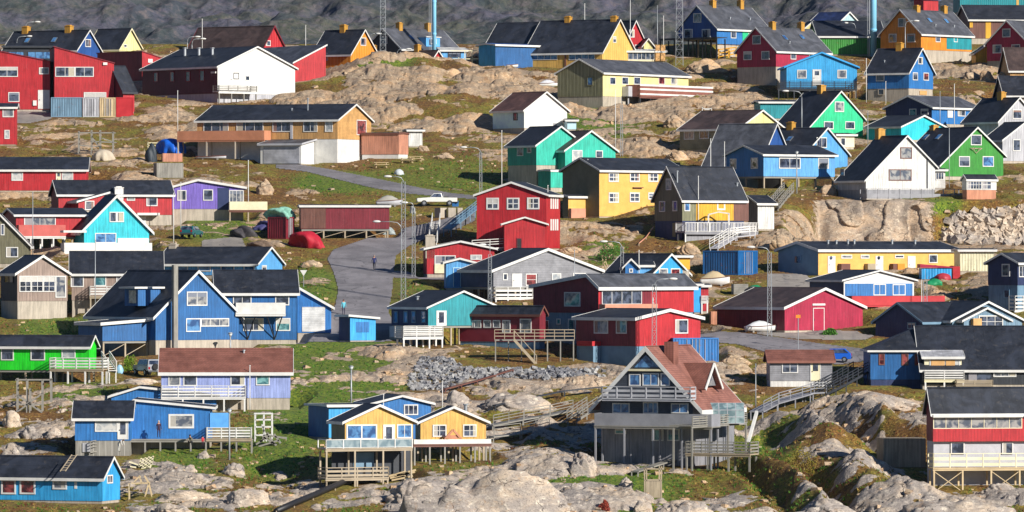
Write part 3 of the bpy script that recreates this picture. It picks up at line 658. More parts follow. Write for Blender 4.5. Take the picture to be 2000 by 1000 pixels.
h.wins('R',[(1900,486,2060,585,dict(nx=2)),(2150,290,2260,385),(2155,485,2268,585,dict(gl='t')),(1820,290,1965,385,dict(nx=2))])
h.deck('R',1840,2232,450,365,1.5,None,'s','white',2,'white')
c=MB()
for x in (1870,2080):
    a=h.q('R',x,455,1.3);b=h.q('R',x+65,650,.05);e=h.q('R',x+130,455,1.3)
    c.bar((a[0],-1.3,a[1]),(b[0],-.05,b[1]),.1); c.bar((e[0],-1.3,e[1]),(b[0],-.05,b[1]),.1)
c.build('balcony_brace',P('black','p'),h.root)
h=H('big cobalt blue gabled house with white verges and a tall concrete flue',(690,1215,1868),(770,658,462,120),35,'cobalt','R',tk=1.5,ov=.45,cL='cobalt')
h.win('R',1458,278,1618,388,2,gl='c'); h.win('R',1452,487,1567,592,gl='b'); h.win('R',1567,487,1788,550,3,gl='c')
u0,z0=h.q('R',1342,720,.9); u1,z1=h.q('R',1385,70,.9)
MB().box((u0+.08,-1.2,z0-2),(u1-.08,-.75,z1)).build('flue',P('gwood','k'),h.root)
m=MB(); m.box((-.3,3.2,h.ze+1.0),(2.6,6.0,h.ze+2.9)); do=m.build('dormer',P('cobalt'),h.root); MB().box((-.9,2.9,h.ze+2.9),(3.0,6.3,h.ze+3.1)).build('dormer_roof',P('white','p'),do)
MB().box((-.36,3.5,h.ze+1.3),(-.31,5.0,h.ze+2.7)).build('pane',glz('c'),do)
h=H('low blue wing on dark trestles left of the big blue gable',(640,800,1165),(790,665,530,500),30,'cobalt','R',ro=.98 if 0 else 1,D=6,stilt=2,tk=1.5)
h=H('violet-blue garage with a white door and a slanting white verge',(2318,2322,2588),(612,600,398,243),3,'blue','R',ro=0,D=8,tk=1.4,ye2=398)
h.panel('R',2360,398,2540,590,'white','h',.06,'garage_door')
h=H('bright lime green house with a white railed deck on tall posts',(-60,695,752),(985,893,700,630),75,'lime','R',cL='lime',stilt=1,fnd='dred')
h.wins('L',[(8,718,108,815),(240,715,352,815),(482,715,590,800,dict(gl='w'))])
h.deck('L',385,805,880,795,2.0,1000,'h','white',4,'wood')
h=H('lavender house with a red-brown tiled roof and a long white railed terrace',(1255,1260,2268),(1200,1110,907,732),2,'lav','L',D=9,roof='rtile',rk='t',tk=1.6,fnd='concrete')
h.wins('R',[(1315,930,1410,1015,dict(gl='c')),(1432,930,1540,1015),(1800,928,1912,1012),(2000,925,2108,1010,dict(gl='t'))])
h.deck('R',1258,1920,1100,1012,1.8,1170,'h','white',5,'white')
h.pipe(1905,800,.1,k=.4)
# ---- region 1,2
G(1,2)
h=H('small cobalt shed with a white roof edge beside the street',(648,735,935),(672,660,502,470),33,'sky','R',ro=0,cL='navy',D=None,ye2=488,roof='roof')
h.panel('R',780,515,882,595,'blue','v',.04,'hatch')
h=H('teal gabled house with a white terrace and dark side windows at the street corner',(1058,1345,1882),(700,545,402,280),31,'teal','R',cL='navy',stilt=1,tk=.9)  # teal house; left wall turned navy as painted shade
h.door('R',1408,427,1487,545,pane=(.8,.3)); 
for x in (1078,1155,1217,1295): h.win('L',x,430,x+32,522,fr='blueconc',gl='b')
h.deck('R',1150,1465,632,545,2.0,705,'h','white',4,'white',nb=5); h.pipe(1262,320,.14,k=.2); h.deck('L',1040,1130,632,548,1.0,720,'s','lgrey',2,'gwood')
h=H('dark maroon flat house with a row of framed windows above the stone bank',(1590,2215,2262),(725,672,447,398),56,'dred','R',cL='dred',kL='p',ov=.25,trim='brown',fnd='blueconc')
for a in ((1615,500,1655,560),(1662,500,1695,560),(1702,500,1760,562),(1778,500,1838,562),(1852,500,1910,562),(1925,500,1988,600),(2063,490,2152,602)): h.win('L',*a,gl='c')
G(2,2)
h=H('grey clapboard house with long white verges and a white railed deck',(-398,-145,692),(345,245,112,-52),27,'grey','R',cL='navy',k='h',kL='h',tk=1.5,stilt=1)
h.wins('R',[(105,138,192,232,dict(ny=2,gl='r')),(310,135,382,198,dict(gl='w')),(475,132,575,172)]); h.door('R',0,138,76,242); h.win('R',-72,135,-35,190)
h.deck('R',-130,165,322,240,1.6,380,'h','white',4,'white',nb=2); h.chim(405,85,1.0,'brown',k=.78)
h=H('narrow light blue outhouse with a violet door beside the grey clapboard house',(-518,-515,-300),(255,250,52,24),5,'lblue','R',D=3)
h.door('R',-460,90,-400,240,'blue','pale')
h=H('sky blue gabled house with a steep dark roof behind the flat red house',(730,1090,1375),(235,225,142,-10),48,'sky','R')
h.wins('R',[(1145,97,1215,150,dict(gl='c')),(1238,97,1310,150,dict(gl='r'))])
h=H('dark blue playhouse gable beside a light blue box behind the flat red house',(880,885,975),(245,235,75,28),4,'blue','R',D=3)
h.win('R',915,98,945,130)
h=H('light blue box hut with a grey roof edge behind the flat red house',(975,978,1095),(228,220,75,45),4,'lblue','L',D=4)
h=H('yellow square block behind the sky blue gable',(1240,1262,1390),(195,105,5,2),12,'gold','L',D=5,k='p')
h=H('flat-roofed red house with a recessed glazed balcony and blue-grey lower walls',(165,675,1420),(700,445,236,150),44,'red','L',cL='dred',fnd='blueconc',ro=.16,roof='rgrey',tk=1.8,ye2=240 if 0 else None)
h.panel('R',690,246,1085,440,'dred','v',.02,'recess_shade'); h.win('R',700,270,1012,378,4,gl='g',bw=.09); h.win('L',410,282,536,395,gl='c')  # darker red sheet on the flat wall paints the balcony recess shade
h.deck('R',728,1142,440,375,1.1,None,'s','pink',2,'white'); h.panel('R',1095,325,1100,440,'white','p',.1,'downpipe')
h.win('L',440,490,500,602,gl='t'); h.door('L',235,500,290,600,'dred'); h.win('L',350,488,382,536,gl='t')
h=H('light blue narrow wing right of the flat-roofed red house',(1412,1420,1475),(450,440,225,215),6,'sky','L',D=4,k='p')
h=H('tiny red and white porch right of the light blue narrow wing',(1472,1476,1535),(440,430,235,228),6,'red','L',D=3)
h.deck('R',1476,1535,350,310,1.0,430,'h','white',2,'white')
h=H('front red house with thick white verges above a blue-grey basement',(500,967,1472),(860,705,488,422),42,'red','R',cL='dred',fnd='blueconc',fk='p',tk=1.6)
h.wins('L',[(642,500,752,607,dict(nx=2,gl='c')),(815,500,898,607,dict(gl='t'))]); h.win('R',1273,495,1373,605)
h.panel('L',580,700,692,860,'blueconc','p',1.1,'basement_porch'); h.panel('L',578,664,694,702,'red','p',1.3,'porch_roof')
# ---- region 0,3
G(0,3)
h=H('rear blue house with a long shallow white-edged roof',(866,870,1690),(215,200,98,28),1,'blue','R',ye2=92,ro=.27,D=6)
h=H('left wing of the front blue house with a stone basement',(582,585,1020),(560,442,266,142),1,'blue','L',D=6,fnd='gwood',fk='b')
hA=h; h.panel('R',645,460,712,532,'lgrey','v',.05,'door')
h=H('front blue house with a broad shallow gable and a big grey window',(828,832,1640),(500,442,248,130),1,'blue','R',ye2=188,ro=.265,D=8,ov=.5)
hA.win('R',742,283,918,373,gl='w',bw=.1); hA.door('R',918,280,1003,432,'white',pane=(.75,.2)); h.win('R',1317,235,1516,346,gl='c',bw=.18)
h.win('R',1640,225,1641,226) if 0 else None
h.deck('R',1020,1640,445,442,1.6,480,'n','gwood',6,'gwood',rails=(0,0,0),pc='gwood') if 0 else None
h.deck('R',1005,1975,432,425,1.9,480,'h','dark',9,'gwood',rails=(0,0,0),pc='gwood')
h.deck('R',1610,1965,425,340,2.0,None,'h','white',4,'wood',o0=0,nb=3)
h.panel('R',1640,225,1790,340,'lblue','p',.1,'glazed_porch')
h=H('azure blue house with a ladder on its roof at the bottom left',(-60,800,938),(935,915,727,578),70,'sky','R',cL='sky',tk=1.1)
h.wins('L',[(10,745,125,862,dict(gl='r',bw=.16)),(155,745,277,862,dict(gl='r',bw=.16)),(412,735,523,824,dict(bw=.16,gl='c'))]); h.win('R',835,712,878,775,2); h.panel('L',582,765,602,818,'white','p')
# ---- region 1,3
G(1,3)
h=H('blue box wing behind the left yellow cabin',(510,568,905),(440,420,172,165),22,'sky','L',D=6,cL='cobalt',trim='white')
h=H('blue gabled house with one small window between the yellow cabins',(880,912,1368),(440,430,156,97),14,'blue','R',D=7)
h.win('R',1155,160,1266,242,3)
h=H('left yellow cabin with big blue-tinted windows above a glass railed deck',(588,695,1226),(770,503,296,170),22,'ylw2','R',cL='olive',fnd='dark',fk='p',tk=1.1)
h.wins('R',[(705,317,945,432,dict(nx=2,gl='b',bw=.14,mw=.14)),(1100,315,1218,422,dict(nx=2,gl='b'))]); h.door('R',992,317,1084,500,pane=(.75,.2))
h.deck('R',545,1225,505,430,2.4,860,'g','white',4,'wood',pc='wood',rails=(1,1,0))
h.deck('R',545,1040,735,650,2.4,860,'h','wood',3,'wood',pc='wood',nb=2)
h.panel('R',760,535,920,650,'blueconc','p',.05,'glass_wall'); h.panel('R',590,540,750,650,'dark','p',.06,'glass_wall')
h=H('right yellow cabin with twin windows and a timber A-frame on its deck',(1245,1285,1797),(605,436,298,184),15,'ylw2','R',cL='olive',stilt=1,tk=1.1)
h.wins('R',[(1380,318,1487,412,dict(nx=2,ny=2)),(1617,316,1722,412,dict(nx=2,ny=2))]); h.pipe(1668,163,.16,k=.7)
h.deck('R',1232,1840,470,432,2.2,590,'s','white',6,'brown',pc='gwood')
a=MB()
for p_,q_ in (((1475,430),(1540,358)),((1540,358),(1605,430))):
    A=h.q('R',*p_,1.2);B=h.q('R',*q_,1.2); a.bar((A[0],-1.2,A[1]),(B[0],-1.2,B[1]),.2)
A=h.q('R',1500,400,1.15);B=h.q('R',1580,430,1.15); a.box((A[0],-1.18,B[1]),(B[0],-1.1,A[1])); a.build('timber_a_frame',P('bbrown','p'),h.root)
# ---- region 2,3
G(2,3)
h=H('large grey A-frame house with a tiled roof, loft balcony and greenhouse terrace',(690,1412,1742),(640,325,125,-285),66,'grey','L',roof='9a6658',rk='t',trim='white',cL='3e4450',fnd='grey',fk='v',ov=1.1,tk=2.5,kL='h')  # dark gable wall has the shade of its recess put into the colour
h.wins('L',[(785,148,920,230,dict(nx=2,gl='b')),(1025,140,1142,232,dict(nx=3,gl='b')),(1243,150,1380,230,dict(nx=2,gl='b')),(915,-80,1005,15,dict(gl='b')),(1020,-85,1150,15,dict(nx=2,gl='b')),(1162,-85,1235,15,dict(gl='b')),(805,350,895,392,dict(gl='t')),(1090,352,1185,445,dict(gl='t')),(1215,350,1310,445,dict(gl='t'))])
h.panel('L',918,-118,1200,-100,'cream','p',.3,'lintel')
A=h.q('L',955,-130,.05);B=h.q('L',1160,-130,.05);C=h.q('L',1045,-225,.05)
MB().prism([A,B,C],lambda p_:(-.02,p_[0],p_[1]),lambda p_:(-.08,p_[0],p_[1])).build('gable_window',glz('b'),h.root)
h.deck('L',700,1395,108,20,1.5,None,'h','lgrey',2,'lgrey',nb=2,name='loft_balcony')
h.deck('L',640,1560,322,232,2.4,650,'s','grey',5,'gwood',pc='grey')
h.deck('L',1352,1860,540,450,2.4,620,'h','gwood',4,'wood',pc='gwood',nb=3) 
h.deck('R',1412,1840,322,240,2.6,600,'h','gwood',4,'gwood',pc='gwood',rails=(0,1,1))
u,z=h.q('R',1430,-190,0); zr=h.zr
c=MB(); cu,cz=h.q('R',1430,-300,3.0); W=h.W
cx=W*.30
c.box((cx-.65,h.D*.32,h.zr-2.6),(cx+.65,h.D*.32+1.0,h.zr+.55)); c.build('chimney',P('rtile','t'),h.roof)
# cross-gable dormer on the tiled slope
dx0,dx1=W*.33,W*.66; dz=h.ze+1.3; y0=.5
m=MB().prism([(dx0,dz),(dx1,dz),((dx0+dx1)/2,dz+2.0)],lambda p_:(p_[0],y0,p_[1]),lambda p_:(p_[0],4.2,p_[1])); dd=m.build('dormer',P('grey','h'),h.root)
r_=MB(); xm=(dx0+dx1)/2
r_.prism([(dx0-.4,dz-.4),(xm,dz+2.1),(xm,dz+2.3),(dx0-.5,dz-.3)],lambda p_:(p_[0],y0-.5,p_[1]),lambda p_:(p_[0],4.4,p_[1])); r_.prism([(dx1+.4,dz-.4),(xm,dz+2.1),(xm,dz+2.3),(dx1+.5,dz-.3)],lambda p_:(p_[0],y0-.5,p_[1]),lambda p_:(p_[0],4.4,p_[1])); r_.build('dormer_roof',P('rtile','t'),dd)
t_=MB(); t_.bar((dx0-.45,y0-.55,dz-.35),(xm,y0-.55,dz+2.2),.1,.3); t_.bar((dx1+.45,y0-.55,dz-.35),(xm,y0-.55,dz+2.2),.1,.3); t_.build('dormer_trim',P('white','p'),dd)
MB().box((xm-.5,y0-.06,dz+.1),(xm+.5,y0-.01,dz+1.1)).build('pane',glz('c'),dd)
AF=h
# ---- region 3,3
G(3,3)
h=H('red and white waterside house with a sun porch above a cream railed deck',(1238,1290,2330),(790,447,205,38),9,'red','L',cL='dred',fnd='lgrey',fk='p',roof='roof')
h.win('R',1290,258,1985,348,7,gl='c',fr='cream',bw=.08); h.panel('R',1283,238,1985,258,'white','p',.5,'porch_fascia'); h.panel('R',1283,350,2100,445,'red','v',.4,'porch_wall')
h.wins('R',[(1427,455,1535,548),(1828,455,1915,548)]); h.deck('R',1290,2200,655,540,2.4,850,'h','cream',5,'lwood',pc='lwood',nb=2,brace=2)
# ------------------------------------------------------------------ poles, lamps, masts
MT=lambda: plain('galvanised_steel',(168,172,176),.45,.3)
WP=lambda: P('white','p')
def pole(label,x,yt,yb,r=.06,c=None,yg=None,name='flagpole',cat='flagpole',group=None,sign=None):
    s=S(x,yg or yb); p=world(x,yg or yb,s); spot(p,.6); e=empty(name,p,0,label,cat,group)
    z=(HZ-yt)/s-p.z
    MB().tube([(0,0,-1.2),(0,0,z)],r,8,r*.65).build('shaft',c or WP(),e,True); MB().ball((0,0,z+.03),r*1.3).build('finial',c or WP(),e,True)
    return e,z
def arm(e,z,dx,s,m,rise=.5):
    L=dx/s; pts=[(0,0,z-.9),(L*.04,0,z-.45),(L*.15,0,z-.12),(L*.4,0,z),(L*.8,0,z+.02)]
    MB().tube(pts,.055,8,.04).build('arm',m,e,True)
    h=MB(); sg=1 if L>0 else -1; x0=L*.78; w=.95*sg
    h.ball((x0+w*.5,0,z+.02),.5,10,6,.3); hd=h.build('lamp_head',WP(),e,True); hd.scale=(1.0,.55,1.0)
def lamp(label,x,yt,yb,dx,yg=None,name='street_lamp',lattice=0,w=.4):
    s=S(x,yg or yb); p=world(x,yg or yb,s); spot(p,.6); e=empty(name,p,0,label,'street lamp'); z=(HZ-yt)/s-p.z; m=MT()
    if lattice: lat(e,z-.6,lattice); MB().tube([(0,0,z-1.4),(0,0,z-.85)],.055,8).build('shaft',m,e,True)
    else: MB().tube([(0,0,-1),(0,0,z*.5),(0,0,z-.85)],.085,8,.055).build('shaft',m,e,True)
    arm(e,z,dx,s,m); return e
def lat(e,z,w,m=None,step=.8):
    m=m or MT(); t=MB(); cs=[(-w/2,-w/2),(w/2,-w/2),(w/2,w/2),(-w/2,w/2)]
    for c in cs: t.bar((*c,-1),(c[0]*.8,c[1]*.8,z),.055)
    b=MB(); n=max(2,int(z/step))
    for i in range(n):
        z0=z*i/n;z1=z*(i+1)/n; k0=1-.2*i/n;k1=1-.2*(i+1)/n
        for q in range(4):
            a=cs[q];c=cs[(q+1)%4]
            b.bar((a[0]*k0,a[1]*k0,z0),(c[0]*k1,c[1]*k1,z1) if (i%2) else (c[0]*k0,c[1]*k0,z0),.03) if False else b.bar((a[0]*k0,a[1]*k0,z0),(c[0]*k1,c[1]*k1,z1),.03)
            b.bar((a[0]*k1,a[1]*k1,z1),(c[0]*k1,c[1]*k1,z1),.03)
    t.build('mast_legs',m,e); b.build('lattice_bracing',m,e)
def mast(label,x,yt,yb,w=.5,yg=None,c=None,step=.8):
    s=S(x,yg or yb); p=world(x,yg or yb,s); spot(p,.8); e=empty('lattice_mast',p,0,label,'mast'); z=(HZ-yt)/s-p.z
    lat(e,z,w,c,step); MB().tube([(0,0,z),(0,0,z+1.2)],.03,6).build('antenna_rod',MT(),e); return e
def globe(label,x,yt,yb,yg=None):
    s=S(x,yg or yb); p=world(x,yg or yb,s); spot(p,.6); e=empty('post_lamp',p,0,label,'street lamp'); z=(HZ-yt)/s-p.z
    MB().tube([(0,0,-1),(0,0,z-.45)],.1,8,.07).build('shaft',MT(),e,True); MB().cyl((0,0,z-.45),.1,.35,10,.26).build('lantern',plain('frosted_lantern',(200,204,206),.3),e,True)
    MB().cyl((0,0,z-.1),.34,.1,12,.08).build('lamp_cap',MT(),e,True)
lamp('curved street lamp on a lattice column where the footpath meets the main road',788,345,586,-29,lattice=.55)
lamp('curved lamp on a thin lattice column just right of the taller one by the road',808,396,541,-14,lattice=.4)
lamp('slim curved lamp leaning over the road beside the red tarpaulin',784,433,522,-52)
lamp('curved street lamp on a column left of the tall red house',939,288,376,-34,lattice=.35)
lamp('curved lamp in front of the mint green gable',1566,178,268,-32,yg=285)
lamp('curved lamp on a lattice column in front of the flat-roofed red house',1278,545,677,36,lattice=.55,yg=720)
lamp('curved lamp on a column above the navy roof of the sky blue gable',1215,472,536,-36,yg=560,lattice=.4)
lamp('curved lamp on a tall lattice column beside the crimson garage wall',1503,483,657,-36,lattice=.5)
lamp('curved lamp standing highest behind the top left dark roof',50,43,62,22,yg=105)
lamp('lower curved lamp against the top left dark roof',33,71,95,24,yg=107)
lamp('left of two curved lamps behind the hall roof vents',366,72,95,18,yg=106)
lamp('right of two curved lamps behind the hall roof vents',375,76,98,20,yg=108)
lamp('curved lamp between the orange gable and the dark teal gable',723,66,100,13,yg=117)
lamp('short curved lamp on the rock hump before the small red gable',775,96,112,22,yg=124)
lamp('curved lamp between the crimson house and the blue flue',1671,45,62,-18,yg=103)
lamp('thin lamp in front of the orange gable',1768,41,120,20,yg=125)
lamp('white curved lamp by the small red house below the tall red house',958,478,500,-10,yg=535)
globe('post lamp with a glass lantern before the front blue house deck',448,798,898)
globe('twin post lamp on the grass slope above the left yellow cabin',686,714,786)
globe('post lamp in front of the big cobalt blue gable',450,649,676,yg=684)
globe('post lamp in front of the royal blue house on stilts',1556,295,378)
mast('tall double radio mast in front of the dark teal gable',748,-30,104,.9,yg=120)
mast('big lattice mast left of the royal blue and mint house',1327,-30,128,1.15,step=1.2)
mast('slender lattice mast in front of the grey clapboard gable',957,497,592,.45)
mast('slender lattice mast between the blue bungalow and navy roofs',1807,548,640,.5)
mast('thin pole mast on the green patch below the yellow terrace house',1214,205,305,.35)
for lab,x,yt,yb,yg in (('white flagpole on the rocks left of the long tan house',347,178,262,None),('white flagpole at the right end of the violet bungalow',485,314,408,None),
 ('white flagpole right of the turquoise house terrace',339,378,478,None),('white flagpole before the left window of the violet bungalow',353,357,446,None),
 ('tall white flagpole left of the tall red house roof',980,256,362,400),('white flagpole before the shade-painted side of the yellow two-storey house',1148,312,420,None),
 ('white flagpole before the yellow part of the olive and golden house',1364,345,445,465),('white flagpole behind the olive and golden house ridge',1388,272,330,395),
 ('short white pole left of the royal blue house on stilts',1415,278,310,375),('white flagpole in front of the green gabled house',1854,252,362,None),
 ('white flagpole right of the mint green gable',1695,218,268,285),('white flagpole before the navy house grey wing',1836,180,240,262),
 ('taller white flagpole right of the navy house',1864,165,235,264),('white flagpole before the cornflower blue cottage',1730,160,202,None),
 ('white flagpole left of the cornflower blue cottage',1692,115,200,None),('white flagpole right of the A-frame greenhouse terrace',1476,712,800,None),
 ('white flagpole before the grey clapboard gable',1122,490,538,590),('white flagpole before the sky blue gable behind the red house',1248,490,538,560),
 ('grey pole before the taupe wing windows',186,470,622,None),('greenish pole in front of the small red house balcony',64,377,500,None),
 ('white pole in front of the red terrace bungalow',1800,548,592,602),('thin white pole on the rocks above the right yellow cabin',864,745,797,None),
 ('thin white pole on the left yellow cabin ridge line',749,772,800,860),('white flagpole above the yellow schoolhouse ridge',1142,8,60,120),
 ('leaning white pole behind the narrow red gable',1231,2,50,112),('grey pole left of the royal blue and mint house',1284,12,84,118),
 ('white pole beside the radio mast at the beige block',1296,32,78,118),('white pole before the small white house and yellow terrace house',1202,175,300,None),
 ('white flagpole left of the orange gable',597,50,88,118),('white pole behind the small tan roofed hall',395,38,55,106),
 ('white pole in front of the green warehouse',1697,60,100,112),('white flagpole right of the tall red house',1070,363,475,480),
 ('white flagpole on the roof side of the lavender house',488,715,760,800)):
    pole(lab,x,yt,yb,yg=yg,c=MT() if 'grey' in lab or 'green' in lab else None,name='flagpole' if 'flag' in lab else 'pole',cat='flagpole' if 'flag' in lab else 'pole')
for lab,x,w_,yb in (('slim pale blue flue rising out of the hillside behind the sky blue dormer',848,8,118),('thick sky blue flue rising behind the orange and teal house',1706,12,110)):
    s=S(x,yb); p=world(x,yb,s); e=empty('flue_tower',p,0,label=lab,cat='flue'); r=w_/s/2
    MB().cyl((0,0,-1),r,22,20).build('flue_shaft',plain('blue_flue_paint',(140,206,255),.4),e,True)
    f=MB(); 
    for z in (4,9,14,19): f.cyl((0,0,z),r*1.12,.25,20)
    f.build('flange',plain('blue_flue_paint',(140,206,255),.4),e); MB().bar((-r-.15,-.1,-1),(-r-.15,-.1,20),.12).bar((-r-.45,-.1,-1),(-r-.45,-.1,20),.06).build('ladder',MT(),e)
# road sign and mailbox sign
s=S(593,560); p=world(593,560,s); spot(p,.8); e=empty('give_way_sign',p,0,'yellow-white inverted triangle sign at the road junction','sign')
MB().tube([(0,0,-1),(0,0,1.6)],.04,6).build('shaft',MT(),e); MB().prism([(-.42,1.95),(.42,1.95),(0,1.25)],lambda q:(q[0],-.08,q[1]),lambda q:(q[0],-.05,q[1])).build('sign_plate',P('white','p'),e)
s=S(1559,683); p=world(1559,683,s); spot(p,.8); e=empty('bus_stop_sign',p,0,'small orange box sign on a tall pole before the crimson garage','sign')
MB().tube([(0,0,-1),(0,0,3.9)],.045,6).build('shaft',MT(),e); MB().box((-.26,-.06,3.5),(.26,.06,3.85)).build('sign_plate',P('orange','p'),e)
# ------------------------------------------------------------------ corner-located boxes
def corner(name,label,cat,xs,yb,yt,th,group=None,c='blue',k='c',roof=None,parts=1,D=None):
    t=math.radians(th); xa,xb,xc=[PX(x) for x in xs]; yb=PY(yb); yt=PY(yt); s=S(xb,yb); p=world(xb,yb,s)
    e=empty(name,p,t,label,cat,group); k0=(xc-CX)/F; W=(k0*p.y-p.x)/(math.cos(t)-k0*math.sin(t))
    if D is None: k0=(xa-CX)/F; D=(k0*p.y-p.x)/(-math.sin(t)-k0*math.cos(t))
    h=(yb-yt)/s; FOOT.append((p.x,p.y,t,W,D,p.z))
    MB().box((.05,.05,-.4),(W-.05,D-.05,h-.05)).build('body',P(c,k),e)
    if parts:
        f=MB()
        for x in (0,W-.12):
            for y in (0,D-.12): f.box((x,y,-.3),(x+.12,y+.12,h))
        for z in (0,h-.14):
            f.box((.12,0,z),(W-.12,.1,z+.14)); f.box((0,.12,z),(.1,D-.12,z+.14)); f.box((W-.1,.12,z),(W,D-.12,z+.14)); f.box((.12,D-.1,z),(W-.12,D,z+.14))
        f.build('frame',P(c,'p'),e)
        d=MB(); q=.3*(W if W<D else D)
        if W<D: d.box((W*.5-.03,-.02,.15),(W*.5+.03,.03,h-.15)); [d.bar((x,-.03,.15),(x,-.03,h-.15),.05) for x in (W*.3,W*.42,W*.58,W*.7)]
        else: d.box((-.02,D*.5-.03,.15),(.03,D*.5+.03,h-.15)); [d.bar((-.03,y,.15),(-.03,y,h-.15),.05) for y in (D*.3,D*.42,D*.58,D*.7)]
        d.build('door_bars',P('lgrey','p'),e)
    if roof: MB().prism([(-.15,h),(W+.15,h),(W+.15,h+.12),(-.15,h+.45)],lambda q:(q[0],-.15,q[1]),lambda q:(q[0],D+.15,q[1])).build('roof',P(roof,'p'),e)
    return e,W,D,h
G(0,0)
g='containers lined up before the red halls'
corner('shipping_container','steel blue corrugated container, longest of the row before the red halls','container',(396,398,642),914,760,2,g,'607c98' if 0 else 'blueconc',D=2.4)
corner('shipping_container','pale blue-white corrugated container in the row before the red halls','container',(644,647,774),914,762,2,g,'lgrey',D=2.4)
corner('shipping_container','rusty cream corrugated container in the row before the red halls','container',(776,779,904),914,762,2,g,'lwood',D=2.4)
corner('shipping_container','bright red box container at the right end of the row','container',(905,907,1040),914,760,2,g,'red','p',D=2.4)
G(1,1)
corner('shipping_container','rust red container heaped with green nets beside the trestle shed','container',(90,235,302),866,695,58,None,'dred')
corner('crate','blue barrel box behind the white pickup truck','crate',(1520,1530,1586),612,566,5,None,'cobalt','p',parts=0,D=1)
for lab,xs in (('left pale concrete block beside the road',(1390,1440,1495)),('middle pale concrete block beside the road',(1492,1500,1565)),('right tilted pale concrete block beside the road',(1566,1572,1618))):
    corner('concrete_block',lab,'block',xs,700,620,40 if xs[0]<1400 else 8,'concrete blocks beside the road','concrete','k',parts=0,D=None if xs[0]<1400 else 1.0)
G(2,2)
corner('shipping_container','dark blue container with a pale blue corrugated end beside the covered boat','container',(1490,1768,1920),148,-42,58,None,'cobalt')
corner('shipping_container','bright blue container half hidden behind the front red house','container',(1135,1260,1615),830,640,12,None,'blue')
corner('pallet_stack','stack of grey weathered pallets right of the covered boat','pallets',(1715,1730,1850),300,215,10,None,'gwood','h',parts=0,D=1.5)
corner('garden_shed','small timber bin left of the brown garage side wall','bin',(1545,1552,1605),520,430,8,None,'bbrown','v',parts=0,D=1)
G(3,2)
corner('tool_shed','turquoise corrugated shed with a red slanting roof below the yellow row house','shed',(1190,1198,1438),180,92,4,None,'sky','c',roof='crim',parts=0,D=2.5)
corner('storage_box','small red box beside the turquoise corrugated shed','box',(1438,1442,1505),150,78,4,None,'red','p',parts=0,D=1.5)
G(0,1)
corner('plank_box','grey plank storage box under the blue tarpaulin','shed',(1195,1222,1436),388,270,14,None,'gwood','v',parts=0)
corner('timber_hut','faded pink plank hut topped by the blue tarpaulin','shed',(1255,1268,1428),262,195,8,None,'pink','v',parts=0,D=2)
G(3,3)
corner('plank_shed','tall dark plank shed with sunlit top boards left of the red and white house','shed',(885,900,1238),650,420,10,None,'wood','v',parts=0,D=3)
# ------------------------------------------------------------------ tarpaulins and heaps
def heap(name,label,cat,x0,y0,x1,y1,m,seed,lump=.35,depth=.8,sub=4):
    from_px=lambda: None
    s=S((x0+x1)/2,y1); p=world((x0+x1)/2,y1,s); w=(x1-x0)/s/2;h=(y1-y0)/s; spot(p,w)
    bm=bmesh.new(); bmesh.ops.create_icosphere(bm,subdivisions=sub,radius=1); r=random.Random(seed)
    ph=[(r.uniform(2,5),r.uniform(2,5),r.uniform(0,6)) for _ in range(4)]
    for v in bm.verts:
        c=v.co; k=1+sum(math.sin(a*c.x+b*c.y+d+c.z*2)*lump*.25 for a,b,d in ph)
        a=math.atan2(c.y,c.x); k*=1+.12*math.sin(a*9+seed)*max(0,1-c.z)+.06*math.sin(a*23+c.z*5)*(1-abs(c.z))+.10*abs(math.sin(c.x*4.1+c.y*2.3+seed))-.05
        v.co=Vector((c.x*k*w,c.y*k*w*depth,max(-.15,c.z*.9+.1)*h*(.85+.15*k)))
    me=bpy.data.meshes.new(name); bm.to_mesh(me); bm.free(); me.materials.append(m); me.polygons.foreach_set('use_smooth',[True]*len(me.polygons))
    o=bpy.data.objects.new(name,me); col.objects.link(o); o.location=p; tag(o,label,cat); return o
tarp=plain('red_tarpaulin',(176,22,46),.7); heap('tarpaulin','crumpled red tarpaulin heap beside the trestle shed','tarpaulin',572,450,634,482,tarp,4,.5)
heap('tarpaulin','bright blue tarpaulin on the pink plank hut','tarpaulin',308,274,362,300,plain('blue_tarpaulin',(20,96,206),.5),8,.4).location.z+=.3
o=heap('fishing_net_pile','green fishing net pile on top of the rust red container','fishing net',534,402,574,422,plain('green_net',(140,196,176),.9,0,.6),12,.7); o.location=world(548,424,S(560,466)-.0)+Vector((0,1.5,0))
heap('covered_dinghy','pale canvas covered dinghy right of the drying rack','boat',181,292,222,312,plain('pale_canvas',(190,176,156),.8),15,.2)
heap('covered_machine','grey-blue wrapped bundle at the end of the trestle shed','bundle',736,441,770,456,plain('grey_wrap',(150,160,160),.5),18,.3)
heap('net_pile','teal net bundle on the grass below the footpath','fishing net',800,402,812,416,plain('pale_net',(170,170,165),.9),19,.5,sub=3)
heap('upturned_dinghy','red upturned dinghy before the turquoise corrugated shed','boat',1826,533,1857,546,plain('red_hull',(170,52,64),.5),21,.1,sub=3)
heap('green_tarpaulin','green tarpaulin on the rocks below the turquoise shed','tarpaulin',1808,544,1842,556,plain('green_tarpaulin',(20,140,90),.6),22,.3,sub=3)
heap('green_tarpaulin','green tarpaulin beside the grey pallets','tarpaulin',1460,556,1494,572,plain('green_tarpaulin',(20,140,90),.6),23,.4,sub=3)
heap('pale_blue_tub','pale blue tub beside the grey jeep','tub',226,712,241,728,plain('tub_blue',(150,196,226),.4),25,.05,sub=3)
heap('white_boulder','round white painted stone on the grass above the footpath','stone',770,330,788,341,plain('white_stone',(190,196,200),.6),26,.1,sub=3)
heap('oil_tank','dark oil drum heap beside the blue tarpaulin','junk',286,280,305,316,plain('dark_tarp',(40,50,60),.6),27,.5,sub=3)
